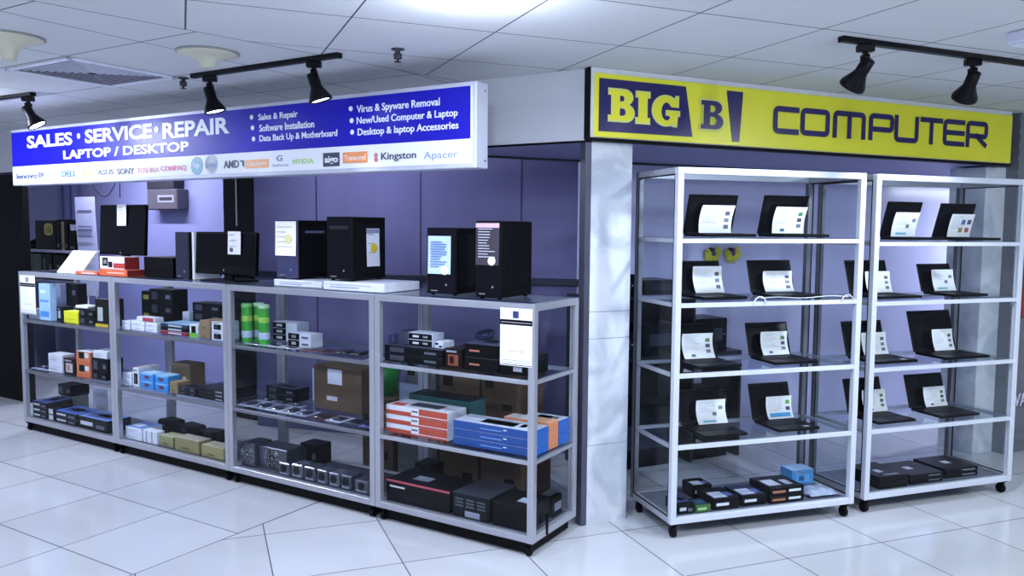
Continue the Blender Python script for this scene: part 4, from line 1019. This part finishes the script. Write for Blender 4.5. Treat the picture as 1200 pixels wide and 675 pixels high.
t = G(ZT,.10,169,203,0,.26,'low black printer between the tall monitor and the small tower','printer','0A0B10',top='20222C',deco=lambda P,T,w,h,k:(P(.1,.6,.9,.66,'1E202A','paper_slot'),T(.2,.2,.8,.7,'14151C','scanner_lid')),h=.135,name='printer')
# white slanted card on an orange box, camera boxes
x0,x1 = sx(CT,76,.10,ZT),sx(CT,104,.10,ZT)
t = thing('slanted_card_stand','bright white slanted card standing on the left counter','display card', CT,(x0+x1)/2,.12,ZT+.001)
w = x1-x0
MB().prism([(-.08,0),(-.065,0),(.06,.155),(.045,.155)],-w/2,w/2,'x').build('card', mat('F8FAF4',.4), t)
for ch in t.children:
    ch.data.transform(Matrix.Shear('XY',4,(0,0))); 
MB().box(-w/2,.02,0,w/2,.05,.02,.002).build('foot', mat('D8DAE6',.4), t)
G(ZT,.02,88,114,0,.05,'flat orange box in front of the slanted white card','box','D8684A',top='E08A6E',deco=lambda P,T,w,h,k:P(.3,.3,.9,.6,'F0D8D0'),h=.022)
G(ZT,.02,116,149,0,.13,'orange camera box at the bottom, in front of the tall monitor','box','D0603C',top='E08A6E',side='8A2A22',deco=lambda P,T,w,h,k:P(.3,.4,.9,.6,'E8B8A8'),h=.045)
G(ZT+.0455,.03,117,146,0,.11,'white and orange camera lens box on top of the orange box','box','DCDDE4',top='C8B0B0',side='8A2E2A',deco=lambda P,T,w,h,k:(P(.12,.25,.34,.9,'15161C'),P(.17,.4,.29,.75,'C8CCD4'),P(.36,.15,.52,.6,'2A2A32'),P(.56,.1,1,.5,'B03A30')),h=.085)

# ------------------------------------------------------------------ behind the counter
bw = 1.55
x0,x1 = sx(CT,16,1.35,1.3),sx(CT,88,1.35,1.3)
zs_ = sz(CT,293,(x0+x1)/2,1.35)
t = thing('wall_shelf','white two level shelf on the back wall at the far left','shelf', CT, 0,0,0)
MB().box(x0-.1,1.35,zs_-.025,x1,1.72,zs_,.002).build('board', mat('C4C6E8',.4), t)
MB().box(x0-.1,1.35,zs_-.335,x1,1.72,zs_-.31,.002).build('board', mat('8A8CB4',.4), t)
for a in (x0-.1,x1-.02): MB().box(a,1.36,0,a+.02,1.72,zs_-.026,.002).build('side', mat('6A6C90',.4), t)
g2 = lambda *a,**k: goods(CT,*a,**k)
g2(zs_,1.40,42,66,0,.25,'black box with a yellow star sticker on the back shelf','box','14141C',deco=lambda P,T,w,h,k:(P(.45,.55,.85,.85,'C8CC5A','sticker'),P(.52,.5,.78,.9,'D8DC7A','sticker')),h=.30)
for k,(ua,ub,c) in enumerate(((66.5,71,'1A1A22'),(72,75,'8A8070'),(76,80,'15151D'),(81,89,'101016'))):
    g2(zs_,1.40,ua,ub,0,.2,'narrow '+['dark file right of the starred box','brownish file, second of the row','black file, third of the row','black file at the right end of the row'][k],'file',c,h=(.31,.29,.31,.20)[k],name='file_box',deco=lambda P,T,w,h,k:P(.2,.1,.8,.2,'5A5A66'))
g2(zs_+.2015,1.40,82,89,0,.15,'small pale box on the black file','box','C8C8EC',deco=lambda P,T,w,h,k:P(.3,0,.6,.4,'FFFFFF'),h=.06)
coil(CT, sx(CT,29,1.5,zs_), 1.50, zs_+.001, .13, 12, .008, mat('1C1C40',.5),'cable_heap','tangled dark cables at the left end of the back shelf','cable')
zq = zs_-.31
g2(zq,1.40,35,49,0,.2,'green box on the lower back shelf','box','1E6A44',deco=d_mono,h=.265)
g2(zq,1.40,50,62,0,.2,'black box right of the green box','box','0C0C12',deco=d_mono,h=.27)
g2(zq,1.40,63,78,0,.2,'dark brown box on the lower back shelf','box','2A1A20',deco=lambda P,T,w,h,k:P(.3,.1,.6,.6,'8A8078'),h=.265)
g2(zq,1.40,21,33,0,.2,'dark box with white mark on the lower back shelf','box','1A1A34',deco=lambda P,T,w,h,k:P(.2,.1,.6,.6,'A8A8D8'),h=.265)
# long hanging price list
xa,xb = sx(CT,90,1.30,1.5),sx(CT,113,1.30,1.5)
pts = [(sx(CT,103+37*q/16,1.25,2.0), 1.25, sz(CT,205+26*math.sin(PI*q/16)+(8 if q==16 else 0),sx(CT,110,1.25,2.0),1.25)) for q in range(17)]
tc_ = thing('hanging_cable','thin dark cable hanging in a loop above the tall monitor','cable', CT, 0,0,0)
MB().tube(pts,.004,6).build('cable_loop', M_RUBBER, tc_, True); MB().tube([pts[-1],(pts[-1][0],1.25,sz(CT,232,pts[-1][0],1.25))],.004,6).build('cable_end', M_RUBBER, tc_, True)
t = thing('hanging_price_list','long white printed list hanging behind the tall monitor','price list', CT,(xa+xb)/2,1.30,0)
w = xb-xa; zt = sz(CT,231,xa,1.3)
MB().sheet(lambda u,v:((u-.5)*w, .01*math.sin(v*5), zt-.95+v*.95),2,14,.003).build('paper', mat('C8CCF4',.5), t)
m = MB()
for k in (.14,.30,.33,.40,.58,.61): m.box(-w*.35,-.016,zt-k*.95-.006,w*.35,-.012,zt-k*.95+.006)
m.build('printed_lines', mat('6A6EA0',.5), t)
MB().cyl((-w/2,-.0,zt),(w/2,0,zt),.008,n=8).build('rod', M_DARKALU, t)
for q in (-w/2+.02,w/2-.02): MB().cyl((q,0,zt),(q,0,2.352),.002,n=6).build('string', M_DARKALU, t)
# grey curtain panels
xa,xb = sx(CT,60,1.6,1.7),sx(CT,80,1.6,1.7)
t = tag(MB().sheet(lambda u,v:(xa+(xb-xa)*u, 1.70+.018*math.sin(u*14), 1.45+v*.9),24,2,.006).build('curtain', mat('6A72A8',.6)),'narrow blue grey curtain on the far left back wall','curtain')
t.location = CT.w(0,0,0); t.rotation_euler = (0,0,CT.a)
# wall box with label
xa,xb = sx(CT,172,1.62,1.8),sx(CT,207,1.62,1.8)
zt,zb = sz(CT,222,xa,1.62),sz(CT,246,xa,1.62)
t = thing('wall_meter_box','grey brown box with a label strip mounted on the lilac back wall','meter box', CT,(xa+xb)/2,1.75,0)
w = xb-xa
MB().box(-w/2,-.13,zb,w/2,0,zt,.01).build('casing', mat('5A5562',.5), t)
MB().box(-w/2-.01,-.12,zt+.001,w/2-.06,0,zt+.18,.005).build('upper_casing', mat('2A2834',.5), t)
MB().box(-w*.12,-.134,(zb+zt)/2-.03,w*.42,-.130,(zb+zt)/2+.04).build('label_strip', mat('9A98A8',.5), t)
MB().box(-w*.06,-.136,(zb+zt)/2-.01,w*.36,-.134,(zb+zt)/2+.02).build('label_text', mat('3A3844',.5), t)
# cartons and a green bucket on the floor behind the counter
def carton(F_,u0,u1,y,z,dep,h,lb,c='5C4632',marks=True):
    return goods(F_,z,y,u0,u1,0,dep,lb,'cardboard box',c,top=c,deco=(lambda P,T,w,h,k:(P(.1,.55,.35,.8,'3E3024','print'),P(.6,.2,.85,.3,'3E3024','print'),T(0,.45,1,.55,'8A7654','tape'))) if marks else None,h=h,name='cardboard_box',rough=.85)
carton(CT,515,560,.60,0,.35,.42,'brown carton on the floor behind the pillar counter'); carton(CT,515,561,.62,.4215,.33,.36,'brown carton on top of another behind the pillar counter','6A523A')
carton(CT,563,610,.60,0,.35,.45,'brown carton on the floor next to the pillar side','584230'); carton(CT,564,606,.62,.4515,.30,.34,'upper brown carton nearest the pillar, behind the counter','644A34')
carton(CT,466,512,.62,0,.35,.45,'grey carton on the floor behind the counter','6E6C70'); carton(CT,474,510,.63,.4515,.30,.36,'grey printed carton on another, behind the counter','7C7C82')
carton(CT,425,460,.62,0,.30,.48,'brown carton carrying the green bucket')
x = sx(CT,449,.76,.6)
t = thing('green_bucket','green bucket with a white rim behind the glass counters','bucket', CT, x,.76,.4815)
MB().lathe([(.085,0),(.09,.004),(.115,.20),(.108,.20),(.084,.012),(.01,.011)],32).build('body', mat('2E9A44',.35), t, True)
MB().lathe([(.117,.192),(.124,.195),(.124,.212),(.112,.212),(.110,.196)],32).build('rim', mat('DCE4EE',.35), t, True)
x = sx(CT,480,.60,.7)
t = thing('paper_sheet','white sheet leaning on the grey carton behind the counter','paper', CT, x,.612,.4515)
MB().box(-.09,0,.001,.09,.002,.15).build('paper', mat('C4C8E8',.6), t)
# desk with dark equipment behind the left laptop case
DK = SG
t = thing('work_desk','dark desk with shelves of equipment behind the left laptop case','desk', DK, .50,.70,0)
MB().box(0,0,.70,1.15,.40,.73,.003).build('desk_top', mat('1A1B24',.4), t)
MB().box(0,0,1.10,.75,.40,1.12,.003).build('upper_shelf', mat('23253A',.4), t)
for a in (0,.73): MB().box(a,0,0,a+.02,.40,1.10,.002).build('side_panel', mat('14151D',.5), t)
MB().box(1.13,0,0,1.15,.40,.70,.002).build('side_panel', mat('14151D',.5), t)
MB().box(.02,.37,.25,.73,.385,1.1).build('back_panel', mat('1A1A24',.5), t)
def gk_(x,y,z,w,d,h,lb,c,nm='equipment_box',cat='equipment'):
    t = thing(nm, lb, cat, DK, x,y,z); MB().box(-w/2,-d/2,0,w/2,d/2,h,.006).build('casing', mat(c,.35), t)
    MB().box(-w*.35,-d/2-.002,h*.3,w*.35,-d/2,h*.7).build('front_plate', mat('2C3044',.3), t); MB().cyl((w*.4,-d/2-.003,h*.5),(w*.4,-d/2,h*.5),.006,n=10).build('knob', M_CHROME, t)
gk_(.68,.88,.7305,.26,.28,.16,'dark equipment box on the desk behind the left case, left one','10121A')
gk_(1.02,.88,.7305,.30,.28,.20,'dark equipment box on the desk behind the left case, middle one','0C0E16')
gk_(1.42,.88,.7305,.28,.26,.22,'dark equipment box on the desk behind the left case, right one','12131B')
gk_(.68,.88,1.1205,.24,.28,.14,'black equipment box on the upper desk shelf, left one','0E0F18')
gk_(1.0,.88,1.1205,.26,.28,.10,'black equipment box on the upper desk shelf, right one','14151E')
gk_(.85,.88,.001,.6,.3,.4,'large black equipment chest under the desk','0B0C12')
gk_(1.42,.88,.001,.3,.3,.45,'black equipment chest under the right end of the desk','0E0F16')
# fuzzy yellow pom-pom pair on the wall
for k,u in enumerate((836.5,859.5)):
    x = sx(SG,u,1.10,1.38); z = sz(SG,297,x,1.1)
    t = thing('fuzzy_charm', ['fuzzy yellow and purple charm on the wall, left one of the pair','fuzzy yellow and purple charm on the wall, right one of the pair'][k], 'wall charm', SG, x,1.10,z, group='fuzzy charms')
    MB().cyl((0,0,.008),(0,.034,.008),.030,.036,n=20).build('body', mat('3A2A5A',.6), t)
    sp = MB()
    for q in range(34):
        a = q*2*PI/34; r = .078*random.uniform(.85,1.1)
        a = PI*.85+PI*1.45*q/33
        sp.cyl((.02*math.cos(a),.01,.02*math.sin(a)),(r*math.cos(a),random.uniform(-.01,.02),r*math.sin(a)),.012,.002,n=5)
    sp.build('tufts', mat('D2CE3A',.7), t)
    MB().lathe([(.001,-.012),(.012,-.01),(.014,0),(.001,.002)],14,Matrix.Translation((-.02,-.004,.025))@Matrix.Rotation(PI/2,4,'X')).build('eye', mat('0A0A14',.2), t, True)
# white cable across the glass of the left case
x0,x1 = sx(K1,884,-.006,1.2),sx(K1,1000,-.006,1.2)
z0 = sz(K1,349,x0,0)
pts = []
for q in range(19):
    a = PI*q/18; pts.append((x0+.035-.035*math.cos(a), .0-.006, z0-.03+.035*math.sin(a)))
pts2 = [(x0+.04+(x1-x0-.07)*q/10, -.006, z0-.002+.004*math.sin(q)) for q in range(11)]
t = thing('white_cable','white looped cable lying along the second shelf edge of the left case','cable', K1, 0,0,0)
MB().tube(pts,.0028,6).build('left_loop', mat('E8ECF4',.4), t, True)
MB().tube(pts2,.0018,6).build('strand', mat('E8ECF4',.4), t, True)
MB().tube([(p[0]+(x1-x0)-.07, p[1], p[2]) for p in pts],.0028,6).build('right_loop', mat('D8C8C0',.4), t, True)
# stock on the bottom of the laptop cases
ZK = .0777+.0295
def gk(F_,*a,**k): return goods(F_,ZK,*a,**k)
gk(K1,.05,795,813,0,.14,'black box at the left end of the left case bottom','box','101218',top='1E2230',deco=d_mboard,h=.055)
gk(K1,.045,816,833,0,.10,'black and green box on the left case bottom','box','3E6A34',top='1E2230',deco=lambda P,T,w,h,k:(P(.1,.3,.7,.6,'A4C88E'),T(.1,.1,.8,.8,'2E4A6A')),h=.042)
gk(K1,.245,812,834,0,.12,'dark box behind the green box on the left case bottom','box','0E1016',top='1C2030',deco=d_hdd,h=.07)
gk(K1,.05,836,866,0,.17,'black drive box with white lettering, second from the left post','box','0C0D13',top='1E2238',deco=d_hdd,h=.06)
gk(K1,.06,869,898,0,.17,'black drive box with white lettering, middle of the left case bottom','box','0C0D13',top='202440',deco=d_hdd,h=.058)
gk(K1,.05,902,942,0,.19,'wide black box with white and orange marks on the left case bottom','box','0E0F15',top='20222E',deco=lambda P,T,w,h,k:(P(.08,.3,.45,.6,'A86A4A'),P(.55,.35,.9,.65,'D8DCE4'),T(.1,.2,.45,.7,'C8CCDA'),T(.6,.2,.8,.6,'AAB0C4')),n=2,h=.085)
gk(K1,.28,928,953,0,.11,'small blue box at the rear right of the left case bottom','box','4A94D4',top='A8CCF0',side='2E74C0',deco=d_photo('6AB0E8','3A7AC0'),h=.085)
t = thing('clear_plastic_bag','crumpled clear plastic bag at the right end of the left case bottom','plastic bag', K1, sx(K1,957,.13,ZK),.13,ZK+.001)
MB().sheet(lambda u,v:((u-.5)*.19,(v-.5)*.15,.004+.028*math.sin(PI*u)*math.sin(PI*v)+.008*math.sin(u*17+v*5)*math.sin(v*13)+.008),16,14,.0015).build('bag', mat('A8B4CC',.15,.1,.4,30), t, True)
gk(K2,.05,1030,1064,0,.25,'black flat box at the left of the right case bottom','box','0A0B0F',top='16181E',deco=lambda P,T,w,h,k:(T(.3,.3,.5,.5,'AEB6C0'),T(.3,.1,.8,.16,'8A90A0')),n=2,h=.07)
gk(K2,.06,1067,1105,0,.24,'black flat box in the middle of the right case bottom','box','0C0D12',top='181A20',deco=lambda P,T,w,h,k:(T(.3,.4,.5,.6,'C4CAD2'),P(.55,.4,.9,.6,'6A707C')),n=2,h=.055)
gk(K2,.08,1108,1146,0,.24,'black flat box at the right of the right case bottom','box','0C0D12',top='14161C',deco=lambda P,T,w,h,k:(T(.4,.4,.6,.6,'D4D8DE'),P(.5,.35,.9,.6,'7A808C')),n=2,h=.055)
# orange notice on the grey shutter
x = sx(SG,1199,-.04,1.2)
t = thing('orange_notice','orange red notice on the grey shutter at the right edge','notice', SG, x,-.038,0)
MB().box(0,-.002,.95,.30,0,1.30).build('paper', mat('9A3A1E',.5), t); MB().box(.03,-.003,1.2,.27,-.002,1.25).build('printed_lines', mat('D8A088',.5), t)
x = sx(SG,1188,-.04,.35)
t = thing('shutter_lettering','white lettering VA low on the grey shutter at the right edge','lettering', SG, 0,0,0)
text(t,'VA',x,.33,x+.14,.42,-.042,mat('D8DCF0',.5),.02)
